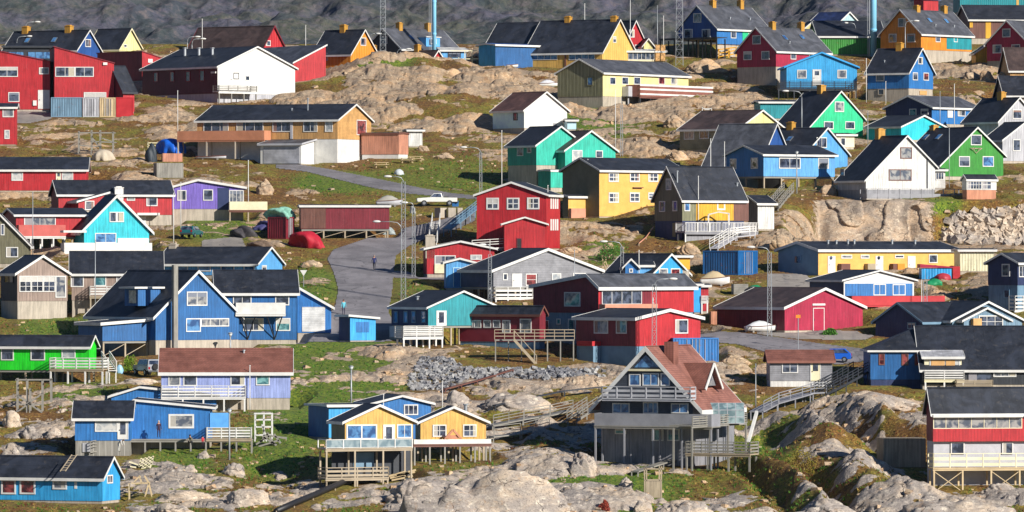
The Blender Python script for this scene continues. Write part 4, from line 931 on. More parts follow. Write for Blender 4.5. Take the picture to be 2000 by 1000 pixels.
for x0,y0,x1,y1,l,sd in ((500,432,542,448,'blue and red scrap heap left of the rust red container',31),(485,470,530,484,'scrap timber heap before the rust red container',32),(455,442,490,462,'dark engine scrap heap on the grass right of the green estate car',33),(1455,560,1500,580,'lumpy grey scrap heap behind the brown garage roof',34)):
    heap('scrap_heap',l,'scrap',x0,y0,x1,y1,plain('scrap_%d'%sd,{31:(70,70,120),32:(120,100,84),33:(66,62,66),34:(128,124,120)}[sd],.7,0,.7),sd,.8)
# ------------------------------------------------------------------ boats
def boat(label,x0,x1,yb,h,rz=0,hull='white',cover=None,cabin=0,name='motor_boat'):
    s=S((x0+x1)/2,yb); L=(x1-x0)/s/max(.3,abs(math.cos(rz))); p=world((x0+x1)/2,yb,s); spot(p,L*.4); e=empty(name,p,rz,label,'boat'); H=h/s; B=L*.17
    n=14; rings=[]
    for i in range(n+1):
        t=i/n; x=-L/2+L*t; b=B*min(1,(1-max(0,(t-.45)/.55)**2.2)+.02); z0=.35*H*max(0,(t-.6)/.4)**2; zt=H*(.85+.3*t*t)
        rings.append([(x,-b,zt),(x,-b*.85,z0+.45*(zt-z0)),(x,-b*.45,z0+.1*H),(x,0,z0),(x,b*.45,z0+.1*H),(x,b*.85,z0+.45*(zt-z0)),(x,b,zt)])
    vs=[v for r in rings for v in r]; fs=[(i*7+k,(i+1)*7+k,(i+1)*7+k+1,i*7+k+1) for i in range(n) for k in range(6)]+[tuple(range(7)),tuple(n*7+k for k in range(7))[::-1]]+[(i*7,i*7+6,(i+1)*7+6,(i+1)*7) for i in range(n)]
    MB().add(vs,fs).build('hull',P(hull,'p'),e,True); r=MB()
    for sgn in(0,6): r.tube([rings[i][sgn] for i in range(n+1)],.05,6)
    r.build('gunwale',P('brown','p'),e)
    if cover:
        vs=[];
        for i in range(n+1):
            t=i/n; x=-L/2+L*t; b=-rings[i][0][1]*1.02; z=rings[i][0][2]; hh=H*(.9*math.sin(PI*min(1,t*1.15))+.03*math.sin(i*2.4)); vs+= [(x,-b,z-.05),(x,-b*.5,z+hh*.7),(x,0,z+hh),(x,b*.5,z+hh*.7),(x,b,z-.05)]
        MB().add(vs,[(i*5+k,(i+1)*5+k,(i+1)*5+k+1,i*5+k+1) for i in range(n) for k in range(4)]).build('boat_cover',plain('canvas_cover_%d'%cover[0],cover,.8),e,True)
    if cabin:
        MB().prism([(-L*.12,H*.9),(L*.2,H*.9),(L*.12,H*1.7),(-L*.1,H*1.7)],lambda q:(q[0],-B*.6,q[1]),lambda q:(q[0],B*.6,q[1])).build('cabin',P('white','p'),e)
        MB().box((-L*.08,-B*.62,H*1.2),(L*.1,-B*.6-.03,H*1.55)).build('cabin_window',glz('g'),e)
    c=MB(); 
    for x in(-L*.28,L*.22): c.box((x-.1,-B*.7,-.5),(x+.1,B*.7,.12))
    c.build('cradle',P('gwood','p'),e); return e
boat('white motor boat under a sand-coloured cover beside the dark blue container',1368,1425,558,16,-.12,'white',(196,176,140))
boat('white boat on a trailer between the garage side wall and lattice column',1456,1518,648,12,.25,'white',(214,214,216))
boat('small white rowing boat lying under the long tan house balcony',384,442,311,6,-.15,'lgrey')
boat('white rowing boat leaning under the tan house beside the garage annex',463,500,302,6,.5,'white')
boat('upturned grey skiff on trestles behind the street lamp',735,786,403,12,-.1,'lgrey',(170,166,156),name='skiff')
boat('white boat on the hill between the dark hall and yellow terrace house',1052,1090,170,8,.1,'white',(210,210,214))
boat('white boat hull lying on grass left of the boathouse pallets',988,1012,132,6,.2,'white')
# ------------------------------------------------------------------ vehicles
def car(label,x,yb,rz,kind,c,cat='car'):
    s=S(x,yb); p=world(x,yb,s); spot(p,2.6); name={'pickup':'pickup_truck','suv':'jeep','hatch':'parked_car','wagon':'parked_car'}[kind]
    e=empty(name,p,rz,label,cat); m=P(c,'p'); m=plain('car_paint_'+c,c,.25); W=.86
    L={'pickup':2.6,'suv':2.15,'hatch':1.95,'wagon':2.2}[kind]
    if kind=='pickup': low=[(-L,.5),(L-.1,.5),(L,.75),(L-.05,.98),(1.0,1.08),(-L,1.05)]; cab=[(.95,1.05),(.45,1.6),(-.55,1.65),(-.72,1.05)]
    elif kind=='suv': low=[(-L,.5),(L-.1,.5),(L,.8),(L-.05,1.05),(1.0,1.12),(-L,1.12)]; cab=[(1.0,1.1),(.6,1.72),(-L+.1,1.74),(-L,1.1)]
    elif kind=='wagon': low=[(-L,.35),(L,.35),(L,.75),(1.0,.92),(-L,.92)]; cab=[(.95,.9),(.4,1.38),(-L+.35,1.42),(-L+.05,.9)]
    else: low=[(-L,.32),(L,.32),(L,.65),(1.05,.92),(-L,.95)]; cab=[(1.1,.9),(.35,1.45),(-1.3,1.48),(-L+.05,.93)]
    b=MB().prism(low,lambda q:(q[0],-W,q[1]),lambda q:(q[0],W,q[1])); k=.86
    n=len(cab); top=max(q[1] for q in cab)
    f0=lambda q:(q[0],-W*(k if q[1]>top-.2 else .97),q[1]); f1=lambda q:(q[0],W*(k if q[1]>top-.2 else .97),q[1])
    b.prism(cab,f0,f1); body=b.build('body',m,e); bv=body.modifiers.new('bevel','BEVEL'); bv.width=.06; bv.segments=2; bv.limit_method='ANGLE'
    cx=sum(q[0] for q in cab)/n; cz=(min(q[1] for q in cab)+top)/2
    g=[(cx+(q[0]-cx)*.86,cz+(q[1]-cz)*.74) for q in cab]
    wn=MB()
    # side glass strips, windscreen and rear glass set just proud of the cabin
    for sg in(-1,1):
        ys=[sg*(W*(k if q[1]>top-.25 else .97)+.012) for q in g]; wn.add([(q[0],y+sg*.01,q[1]) for q,y in zip(g,ys)]+[(q[0],y-sg*.03,q[1]) for q,y in zip(g,ys)],[tuple(range(n)),tuple(range(2*n-1,n-1,-1))]+[(i,(i+1)%n,n+(i+1)%n,n+i) for i in range(n)])
    wn.build('side_window',glz('g'),e)
    for nm,a,bq in (('windscreen',cab[0],cab[1]),('rear_window',cab[3],cab[2])):
        d=(bq[0]-a[0],bq[1]-a[1]); sx=1 if nm=='windscreen' else -1
        P0=(a[0]+d[0]*.15+sx*.015,a[1]+d[1]*.15); P1=(a[0]+d[0]*.85+sx*.015,a[1]+d[1]*.85)
        MB().add([(P0[0],-W*.85,P0[1]),(P0[0],W*.85,P0[1]),(P1[0],W*.76,P1[1]),(P1[0],-W*.76,P1[1]),(P0[0]-sx*.05,-W*.85,P0[1]),(P0[0]-sx*.05,W*.85,P0[1]),(P1[0]-sx*.05,W*.76,P1[1]),(P1[0]-sx*.05,-W*.76,P1[1])],[(0,1,2,3),(7,6,5,4),(0,4,5,1),(1,5,6,2),(2,6,7,3),(3,7,4,0)]).build(nm,glz('g'),e)
    R=.36 if kind in('pickup','suv') else .3; tyre=plain('tyre_rubber',(28,28,30),.8); rim=plain('wheel_rim',(170,172,176),.35,.6)
    for x_ in (L*.64,-L*.62):
        for sg in(-1,1):
            t=MB().tube([(x_,sg*(W-.2),R),(x_,sg*(W+.03),R)],R,18).build('wheel',tyre,e); MB().tube([(x_,sg*(W+.0),R),(x_,sg*(W+.05),R)],R*.55,12).build('rim',rim,t)
    for sg in(-1,1):
        MB().box((L-.04,sg*.5-.16,.68),(L+.03,sg*.5+.16,.86)).build('headlight',plain('headlamp_glass',(220,222,224),.1),e)
        MB().box((-L-.03,sg*.68-.1,.68),(-L+.04,sg*.68+.1,.95)).build('tail_light',plain('tail_lamp',(150,20,24),.2),e)
    for sx in(-1,1): MB().box((sx*(L-.02),-W*.95,.4),(sx*(L+.09),W*.95,.58)).build('bumper',plain('bumper_plastic',(60,62,66),.5),e)
    if kind=='suv':
        MB().tube([(-L-.03,0,.95),(-L-.22,0,.95)],.34,18).build('spare_wheel',tyre,e)
    if kind=='pickup':
        MB().box((-L+.08,-W+.1,1.04),(-.8,W-.1,1.075)).build('load_bed',plain('bumper_plastic',(60,62,66),.5),e)
        MB().tube([(-.85,-W+.1,1.05),(-.85,-W+.12,1.55),(-.85,W-.12,1.55),(-.85,W-.1,1.05)],.04,6).build('roll_bar',rim,e)
    FOOT.append((p.x-L*math.cos(rz)+W*math.sin(rz),p.y-L*math.sin(rz)-W*math.cos(rz),rz,2*L,2*W,p.z))
    return e
car('white pickup truck parked side-on below the footpath',853,402,PI+.06,'pickup','e4e2dc','pickup')
car('silver-grey jeep with a spare wheel on its back beside the lavender house',288,733,PI*.5+.45,'suv','989ca4')
car('bright blue hatchback parked behind the grey cabin',1628,707,PI-.1,'hatch','2060c8')
car('dark green estate car parked right of the red terrace wall',374,464,PI*.5-.25,'wagon','1c6068')
# ------------------------------------------------------------------ small timber structures
def at(x,y,s): return world(x,y,s)
def frame(name,label,cat,x,yb,lines,w=.09,c='wood',depth=0,yg=None,boards=()):
    """lines: picture-plan strokes (x0,y0,x1,y1) standing in an upright plane at the base; repeated at the given depth"""
    s=S(x,yg or yb); p=world(x,yg or yb,s); spot(p,1.0); e=empty(name,p,0,label,cat); 
    L3=lambda X_,Y_:((X_-x)/s,(HZ-Y_)/s-p.z)
    pm=[MB(),MB()]
    for (x0,y0,x1,y1) in lines:
        a=L3(x0,y0);b=L3(x1,y1); up=abs(a[0]-b[0])<abs(a[1]-b[1])*.6
        for dy in ((0,depth) if depth else (0,)):
            q=MB().bar((a[0],dy,a[1]),(b[0],dy,b[1]),w)
            if up: q.build('post',P(c,'p'),e)
            else: pm[1].v and None; pm[0].add(q.v,q.f)
        if depth and up:
            t=max(a,b,key=lambda z:z[1]); pm[0].bar((t[0],0,t[1]),(t[0],depth,t[1]),w)
    if pm[0].v: pm[0].build('rails',P(c,'p'),e)
    for bx0,by0,bx1,by1,bc in boards:
        a=L3(bx0,by0);b=L3(bx1,by1); MB().box((a[0],-.02,b[1]),(b[0],max(.08,depth*.9),a[1])).build('boards',P(bc,'v'),e)
    return e
frame('drying_rack','weathered timber fish drying rack on the bottom rocks','drying rack',915,992,[(881,946,881,992),(893,942,893,998),(912,945,912,1000),(924,946,924,1000),(946,944,946,988),(876,947,950,947),(912,938,952,940),(893,960,924,960),(925,950,936,972),(881,970,912,975)],.1,depth=1.6,boards=[(893,978,912,1010,'wood')])
frame('drying_rack','small timber platform rack below the A-frame house','drying rack',1276,972,[(1259,915,1259,975),(1292,912,1292,975),(1263,915,1263,940),(1288,912,1288,940),(1257,916,1297,916),(1259,938,1292,938)],.1,depth=1.4,boards=[(1261,940,1291,972,'wood')])
frame('drying_rack','cluttered timber drying rack on the rocks above the red roofs','drying rack',190,306,[(153,257,153,300),(178,255,178,304),(195,255,195,296),(220,258,220,312),(152,259,224,259),(176,276,226,278),(156,284,196,286),(178,268,196,290),(200,270,218,276)],.12,depth=2.2,c='gwood')
frame('timber_fence','thin rail fence running right from the drying rack','fence',265,298,[(222,297,300,296),(224,292,224,306),(250,293,250,305),(282,292,282,304),(300,285,300,300)],.08)
frame('slatted_fence','short white slatted fence beside the blue tarpaulin','fence',298,290,[(288,279,310,279),(288,284,310,284),(288,289,310,289),(289,277,289,296),(308,277,308,296)],.12,c='cream')
frame('timber_trestle','crossed timber posts under the lime green house deck','trestle',58,806,[(33,740,33,804),(52,742,52,806),(58,760,58,808),(82,742,82,805),(99,740,99,786),(33,772,82,806),(82,768,34,804),(30,742,100,742),(36,790,80,790)],.12,depth=1.6,c='gwood')
frame('fence_posts','row of white fence posts beside the sky blue lean-to','fence',905,130,[(867,115,940,115),(896,112,896,130),(908,100,908,130),(922,99,922,132),(938,112,938,134),(880,99,932,99)],.12,c='cream')
frame('washing_line','thin wooden washing line poles on the cliff top right of the golden terrace','washing line',1556,488,[(1556,440,1556,482),(1544,443,1573,443),(1573,430,1573,446)],.06)
frame('timber_tripod','leaning bundle of timber poles behind the grey clapboard gable','poles',1180,530,[(1174,528,1184,506),(1180,529,1177,505),(1186,527,1176,508),(1189,526,1182,508)],.1,c='lwood')
frame('pallet_debris','white slatted pallet debris on the grass below the blue houses','pallet',290,915,[(275,898,300,893),(272,904,299,899),(270,910,297,905),(276,915,292,911),(276,896,271,912),(284,895,279,914),(291,893,287,914),(299,892,293,914),(252,902,270,908),(254,911,266,913)],.14,c='cream',depth=.3)
frame('firewood_pile','jumble of grey firewood right of the front blue deck','firewood',525,872,[(500,868,528,850),(505,872,545,860),(512,852,540,870),(520,846,536,868),(530,852,560,856),(508,864,524,846),(498,876,540,874),(535,848,548,866)],.16,c='gwood',depth=.8)
frame('terrace_fence','white rail fence and steps right of the front blue house deck','fence',515,862,[(496,808,532,808),(498,810,498,868),(515,810,515,868),(531,810,531,864),(498,820,531,820),(498,834,531,834),(500,850,531,850),(512,830,522,868)],.12,c='white',depth=1.4)
frame('driftwood_pile','planks stacked under the right yellow cabin steps','planks',790,940,[(762,934,800,924),(765,938,806,930),(770,930,810,922),(775,928,812,918),(760,930,790,922)],.16,c='lwood',depth=1)
frame('trampoline_frame','white tubular frame and table on the yellow golden terrace','pergola',1400,445,[(1384,419,1384,440),(1424,417,1424,440),(1384,419,1404,414),(1404,414,1424,417)],.14,c='white',depth=1.6,yg=468)
frame('deck_chair','orange and grey folding chairs on the azure house deck','chair',280,970,[(262,941,272,930),(272,930,276,944),(282,930,290,944),(290,944,283,970),(256,944,292,944),(252,945,252,976),(290,945,297,972)],.1,c='lwood',depth=1.0)
frame('net_ladder','crossed poles leaning on the teal half of the orange house','poles',1871,104,[(1863,104,1870,66),(1869,104,1872,66),(1877,104,1871,66),(1862,92,1878,96)],.06,c='lgrey')
frame('lumber_rack','yellow timber ramp below the royal blue and mint house','ramp',1420,112,[(1404,104,1438,98),(1404,111,1440,104),(1404,97,1436,92),(1404,96,1404,114),(1424,94,1424,112),(1438,92,1438,110)],.14,c='gold',depth=1.6,yg=114)
frame('white_trestles','white trestle frames under the striped terrace','trestle',1385,217,[(1372,210,1372,220),(1372,212,1390,212),(1390,212,1390,220),(1376,214,1386,214)],.1,c='white',depth=.8)
frame('white_sled','white sledges upturned on the rocks above the yellow two-storey house','sledge',1330,312,[(1318,310,1338,303),(1320,314,1341,306),(1322,304,1326,314),(1334,303,1338,311)],.1,c='white',depth=.6)
# picnic tables
def picnic(label,x,yb,g):
    s=S(x,yb); p=world(x,yb,s); spot(p,1.3); e=empty('picnic_table',p,.15,label,'table',g); m=P('lwood','p')
    MB().box((-1,-.38,.7),(1,.38,.76)).build('table_top',m,e)
    for sg in(-1,1): MB().box((-1,sg*.72-.14,.42),(1,sg*.72+.14,.47)).build('bench',m,e)
    for x_ in(-.7,.7): MB().bar((x_,-.7,0),(x_,-.15,.7),.09).bar((x_,.7,0),(x_,.15,.7),.09).bar((x_,-.75,.4),(x_,.75,.4),.08).build('leg',m,e)
pg='picnic tables on the grass below the pink-brown shed'
picnic('front picnic table on the grass below the pink-brown shed',744,328,pg); picnic('picnic table against the right corner of the pink-brown shed',795,319,pg); picnic('rightmost picnic table beside the white outhouse',811,316,pg)
# ------------------------------------------------------------------ walkways, stairs, pipes
def walk(name,label,cat,pts,w=1.3,c='gwood',rail=1,h=.35,legs=1,th=.12,steps=0,rc=None):
    """pts: (x,y) of the walking line in the plan; each sits h above its ground unless y is lifted"""
    s0=[S(x,y) for x,y,*_ in pts]; W_=[world(x,y,S(x,(q[0] if q else y))) for x,y,*q in pts]
    base=W_[0].copy(); e=empty(name,base,0,label,cat); V_=[v-base+Vector((0,0,h)) for v in W_]; m=P(c,'p')
    for a,b in zip(W_[:-1],W_[1:]):
        n=max(1,int((b-a).length/2.5))
        for i in range(n+1): spot(a.lerp(b,i/n),w*.8)
    d=MB(); r=MB(); side=[]
    for a,b in zip(V_[:-1],V_[1:]):
        dr=(b-a); dh=Vector((dr.x,dr.y,0)); 
        if dh.length<.05: dh=Vector((1,0,0))
        nrm=Vector((-dh.y,dh.x,0)).normalized(); q=[a-nrm*w/2,a+nrm*w/2,b+nrm*w/2,b-nrm*w/2]
        if steps:
            k=max(3,int(abs(dr.z)/.2))
            for i in range(k):
                c0=a+dr*((i+.5)/k); t=dr/k; d.bar(c0-nrm*w/2,c0+nrm*w/2,.3,.06)
            d.bar(q[0],q[3],.08,.25); d.bar(q[1],q[2],.08,.25)
        else:
            d.add([v+Vector((0,0,-th)) for v in q]+q,[(0,3,2,1),(4,5,6,7),(0,1,5,4),(1,2,6,5),(2,3,7,6),(3,0,4,7)])
        if rail:
            for sg in ((-1,1) if rail>1 else (-1,)):
                o_=nrm*w/2*sg*(.96); o_=o_ if (o_.y<0) or rail>1 else -o_
                for zz in (.45,.75,1.05): r.bar(a+o_+Vector((0,0,zz)),b+o_+Vector((0,0,zz)),.07)
                k=max(1,int(dr.length/2))
                for i in range(k+1): c0=a.lerp(b,i/k)+o_; r.bar(c0+Vector((0,0,-.1)),c0+Vector((0,0,1.05)),.08)
        if legs:
            k=max(1,int(dr.length/3))
            for i in range(k+1):
                c0=a.lerp(b,i/k); MB().bar(c0+nrm*w*.4+Vector((0,0,-.1)),c0+nrm*w*.4+Vector((0,0,-2.2)),.12).bar(c0-nrm*w*.4+Vector((0,0,-.1)),c0-nrm*w*.4+Vector((0,0,-2.2)),.12).build('leg',m,e)
    d.build('steps' if steps else 'walkway_deck',m,e)
    if rail: r.build('railing',P(rc or c,'p'),e)
    return e
walk('boardwalk','long grey boardwalk with railings climbing right from the A-frame terrace','boardwalk',[(1478,822),(1508,806),(1578,786),(1608,784)],1.6,'grey',1,1.0)
walk('stairs','dark slatted stairs beside the grey cabin going down to the boardwalk','stairs',[(1600,786),(1640,766),(1682,742)],1.8,'dark',2,.9,steps=1)
walk('boardwalk','sloping boardwalk with a thin rail left of the A-frame house','boardwalk',[(955,842),(1015,830),(1066,822),(1110,812)],1.3,'gwood',1,.6)
walk('stairs','timber stairs with a rail rising to the A-frame terrace corner','stairs',[(1118,832),(1157,806)],1.2,'gwood',2,.6,steps=1)
walk('pipe_bridge','dark pipe on timber supports crossing the rocks left of the A-frame','pipe',[(965,802),(1040,786),(1100,774),(1172,766)],.5,'dark',0,.6)
walk('pipe_bridge','rusty rail pipe over the rocks above the yellow cabins','pipe',[(868,768),(930,752),(1000,730)],.4,'brown',0,.5)
walk('timber_track','timber track down from the A-frame basement to the platform rack','boardwalk',[(1240,930),(1290,914),(1328,902)],.9,'gwood',0,.5)
walk('stairs','white stair rails descending left of the blue container','stairs',[(1395,492),(1432,470),(1470,466)],1.2,'lgrey',2,.5,rc='white')
walk('stairs','weathered stairs on the rock between the white extension and the cliff','stairs',[(1512,412),(1528,392),(1541,378)],1.3,'gwood',2,.4,steps=1)
walk('ramp','blue-grey railed ramp from the road to the tall red house','ramp',[(874,462),(902,440),(930,418)],1.2,'blueconc',1,1.0)
walk('stairs','white ladder stairs behind the small red house','stairs',[(846,480),(850,456),(852,440)],1.0,'white',2,.5,steps=1)
walk('deck_walk','white railed landing between the two red houses','landing',[(918,496),(988,492)],1.5,'white',1,.6)
walk('boardwalk','low timber walkway right of the yellow cabins terrace','boardwalk',[(958,862),(1010,856),(1062,842)],1.4,'gwood',1,.5)
walk('boardwalk','blue-shaded plank ramp below the front blue house door','boardwalk',[(168,890),(225,880),(262,868)],1.4,'gwood',1,.4)
walk('stairs','white stairs at the right end of the lime green house deck','stairs',[(206,705,745),(220,726,748)],1.1,'white',2,0,steps=1)
walk('slanted_beams','pair of pale slanted beams at the A-frame greenhouse corner','beams',[(1461,862),(1478,802,850)],.3,'white',0,0,legs=0,th=.3)
walk('garden_fence_rail','brown timber kerb along the boulders below the red gabled house','kerb',[(1822,152),(1900,158),(1960,162)],.4,'gwood',0,.1,legs=0)
# black sewer pipe
def pipe(label,pts,r,m,sup=1,h=.5):
    W_=[world(x,y) for x,y in pts]; b=W_[0].copy(); e=empty('pipeline',b,0,label,'pipe'); V_=[v-b+Vector((0,0,h)) for v in W_]
    MB().tube(V_,r,10).build('pipe',m,e,True)
    for i,v in enumerate(V_): MB().bar(v,v+Vector((0,0,-1.5)),.1).build('support',P('wood','p'),e)
    for a,c in zip(W_[:-1],W_[1:]):
        for i in range(5): spot(a.lerp(c,i/4),.8)
pipe('black sewer pipe on short posts running to the left yellow cabin',[(540,1008),(575,992),(612,977),(655,958),(700,938)],.28,plain('black_pipe',(34,34,38),.5))
pipe('thin grey water pipe dipping across the shaded rock below the yellow house',[(1248,480),(1262,468),(1276,448)],.07,P('pink','p'),h=.3)
# brown timber landing with stair in front of the maroon house
G(2,2)
s=S(965,706); p=world(1010,706,s); e=empty('timber_landing',p,0,'raised timber landing and open stair before the maroon house','landing'); spot(p,4); m=P('gwood','p')
z=(HZ-663)/s-p.z; x0=(966-1010)/s; x1=(1122-1010)/s
MB().box((x0,0,z-.15),(x1,1.8,z)).build('landing_deck',m,e)
r=MB()
for zz in(.35,.7,1.05): r.bar((x0,0,z+zz),((1003-1010)/s,0,z+zz),.06).bar((x0,1.8,z+zz),(x1,1.8,z+zz),.06).bar(((1012-1010)/s,0,z+zz),(x1,0,z+zz),.06)
for i in range(9): q=x0+(x1-x0)*i/8; r.bar((q,0,z),(q,0,z+1.05),.07); 
r.build('railing',P('wood','p'),e)
for i in range(7):
    q=x0+.1+(x1-x0-.2)*i/6; MB().bar((q,.1,-1.5),(q,.1,z-.15),.13).build('post',m,e)
st=MB(); a=Vector(((1004-1010)/s,-.3,z)); b=Vector(((1048-1010)/s,-.3,(HZ-712)/s-p.z))
for dy in(0,-1.1): st.bar(a+Vector((0,dy,0)),b+Vector((0,dy,0)),.09,.28)
for i in range(14): c0=a.lerp(b,(i+.5)/14); st.bar(c0,c0+Vector((0,-1.1,0)),.3,.06)
st.build('steps',P('wood','p'),e); sr=MB()
sr.bar(a+Vector((0,-1.1,1)),b+Vector((0,-1.1,1)),.08).bar(a+Vector((0,-1.1,0)),a+Vector((0,-1.1,1)),.08).bar(b+Vector((0,-1.1,-.2)),b+Vector((0,-1.1,1)),.08); sr.build('stair_rail',P('wood','p'),e)
# greenhouse on the A-frame terrace
u0,z0=AF.q('L',0,0) if 0 else (0,0)
G(2,3)
s=S(1380,905); p=world(1388,905,s); gz=(HZ-828)/s-p.z
e=empty('greenhouse',world(1388,828,s)+Vector((0,.5,0)),0,'glazed greenhouse on the A-frame house terrace','greenhouse')
Wg_=66/s; Hg=27/s; Hr=40/s; f=MB(); gl_=MB()
for i in range(5):
    x=Wg_*i/4; f.bar((x,0,0),(x,0,Hg),.06).bar((x,0,Hg),(x,1.1,Hr),.06).bar((x,1.1,Hr),(x,2.2,Hg),.06).bar((x,2.2,0),(x,2.2,Hg),.06)
for y,z in((0,Hg),(1.1,Hr),(2.2,Hg),(0,.05),(2.2,.05),(0,Hg*.5)): f.bar((0,y,z),(Wg_,y,z),.06)
f.build('greenhouse_frame',P('lgrey','p'),e)
gg=glass('greenhouse_glass',(100,122,128),(150,170,172),.08)
MB().box((.02,-.01,.05),(Wg_-.02,.01,Hg)).prism([(0,Hg),(1.1,Hr),(1.1,Hr+.02),(0,Hg+.02)],lambda q:(.02,q[0],q[1]),lambda q:(Wg_-.02,q[0],q[1])).prism([(2.2,Hg),(1.1,Hr),(1.1,Hr+.02),(2.2,Hg+.02)],lambda q:(.02,q[0],q[1]),lambda q:(Wg_-.02,q[0],q[1])).prism([(0,0),(2.2,0),(2.2,Hg),(1.1,Hr),(0,Hg)],lambda q:(Wg_-.01,q[0],q[1]),lambda q:(Wg_+.01,q[0],q[1])).build('glazing',gg,e)
# ladder on the azure roof
s=S(200,981); e=empty('roof_ladder',world(136,920,s)+Vector((0,-.35,0)),0,'wooden ladder lying on the azure house roof','ladder')
l=MB(); a=Vector((-.85,-.6,0)); b=Vector((.15,1.2,1.55)); dx=Vector((.5,0,.02))
l.bar(a,b,.07).bar(a+dx,b+dx,.07)
for i in range(7): c0=a.lerp(b,(i+.5)/7); l.bar(c0,c0+dx,.05)
l.build('rungs',P('wood','p'),e)
# ------------------------------------------------------------------ plants
def bush(label,x0,y0,x1,y1,c,seed,name='bush',s=None):
    s=s or S((x0+x1)/2,y1); p=world((x0+x1)/2,y1,s); w=(x1-x0)/s/2;h=(y1-y0)/s; r=random.Random(seed); e=empty(name,p,0,label,'bush'); b=MB(); st=MB()
    for i in range(14): a=r.uniform(0,6.3); q=Vector((math.cos(a)*w*r.uniform(.3,.9),math.sin(a)*w*r.uniform(.3,.8),h*r.uniform(.5,.95))); st.tube([(0,0,-.2),q*.5+Vector((0,0,.1)),q],.02,5,.008)
    for i in range(1100):
        a=r.uniform(0,6.3); t=r.uniform(0,1)**.5; z=r.random(); R=w*t*math.sqrt(max(.05,1-(z*.9)**2))*(1+.25*math.sin(a*3+seed)); c0=Vector((R*math.cos(a),R*.8*math.sin(a),z*h*(1+.2*math.sin(a*2+seed)))); d=Vector((r.uniform(-1,1),r.uniform(-1,1),r.uniform(-.4,1))).normalized(); q=d.cross(Vector((r.uniform(-1,1),r.uniform(-1,1),r.uniform(-1,1)))).normalized(); L=r.uniform(.07,.16)
        b.add([c0-q*L*.4,c0+d*L,c0+q*L*.4,c0-d*L*.6],[(0,1,2,3)])
    b.build('foliage',plain('leaves_'+c,c,.7,0,.55),e,norm=False); st.build('stem',P('brown','p'),e)
bush('bright green bush in a cleft of the cliff',1746,399,1779,421,'5a9a1c',1,s=S(1760,392))
bush('yellow-green bush beside the grey jeep',238,698,268,724,'7a9a24',2)
bush('green bush on the mound above the stone bank',1162,480,1216,506,'3f7a1e',3)
bush('green tuft before the crimson garage door',1606,643,1636,654,'4a8420',4)
bush('reddish shrub among the bottom rocks',1168,980,1194,1002,'a0402c',5)
bush('orange-green low shrub beside the shaded gully',1535,880,1600,924,'8a7a24',6)
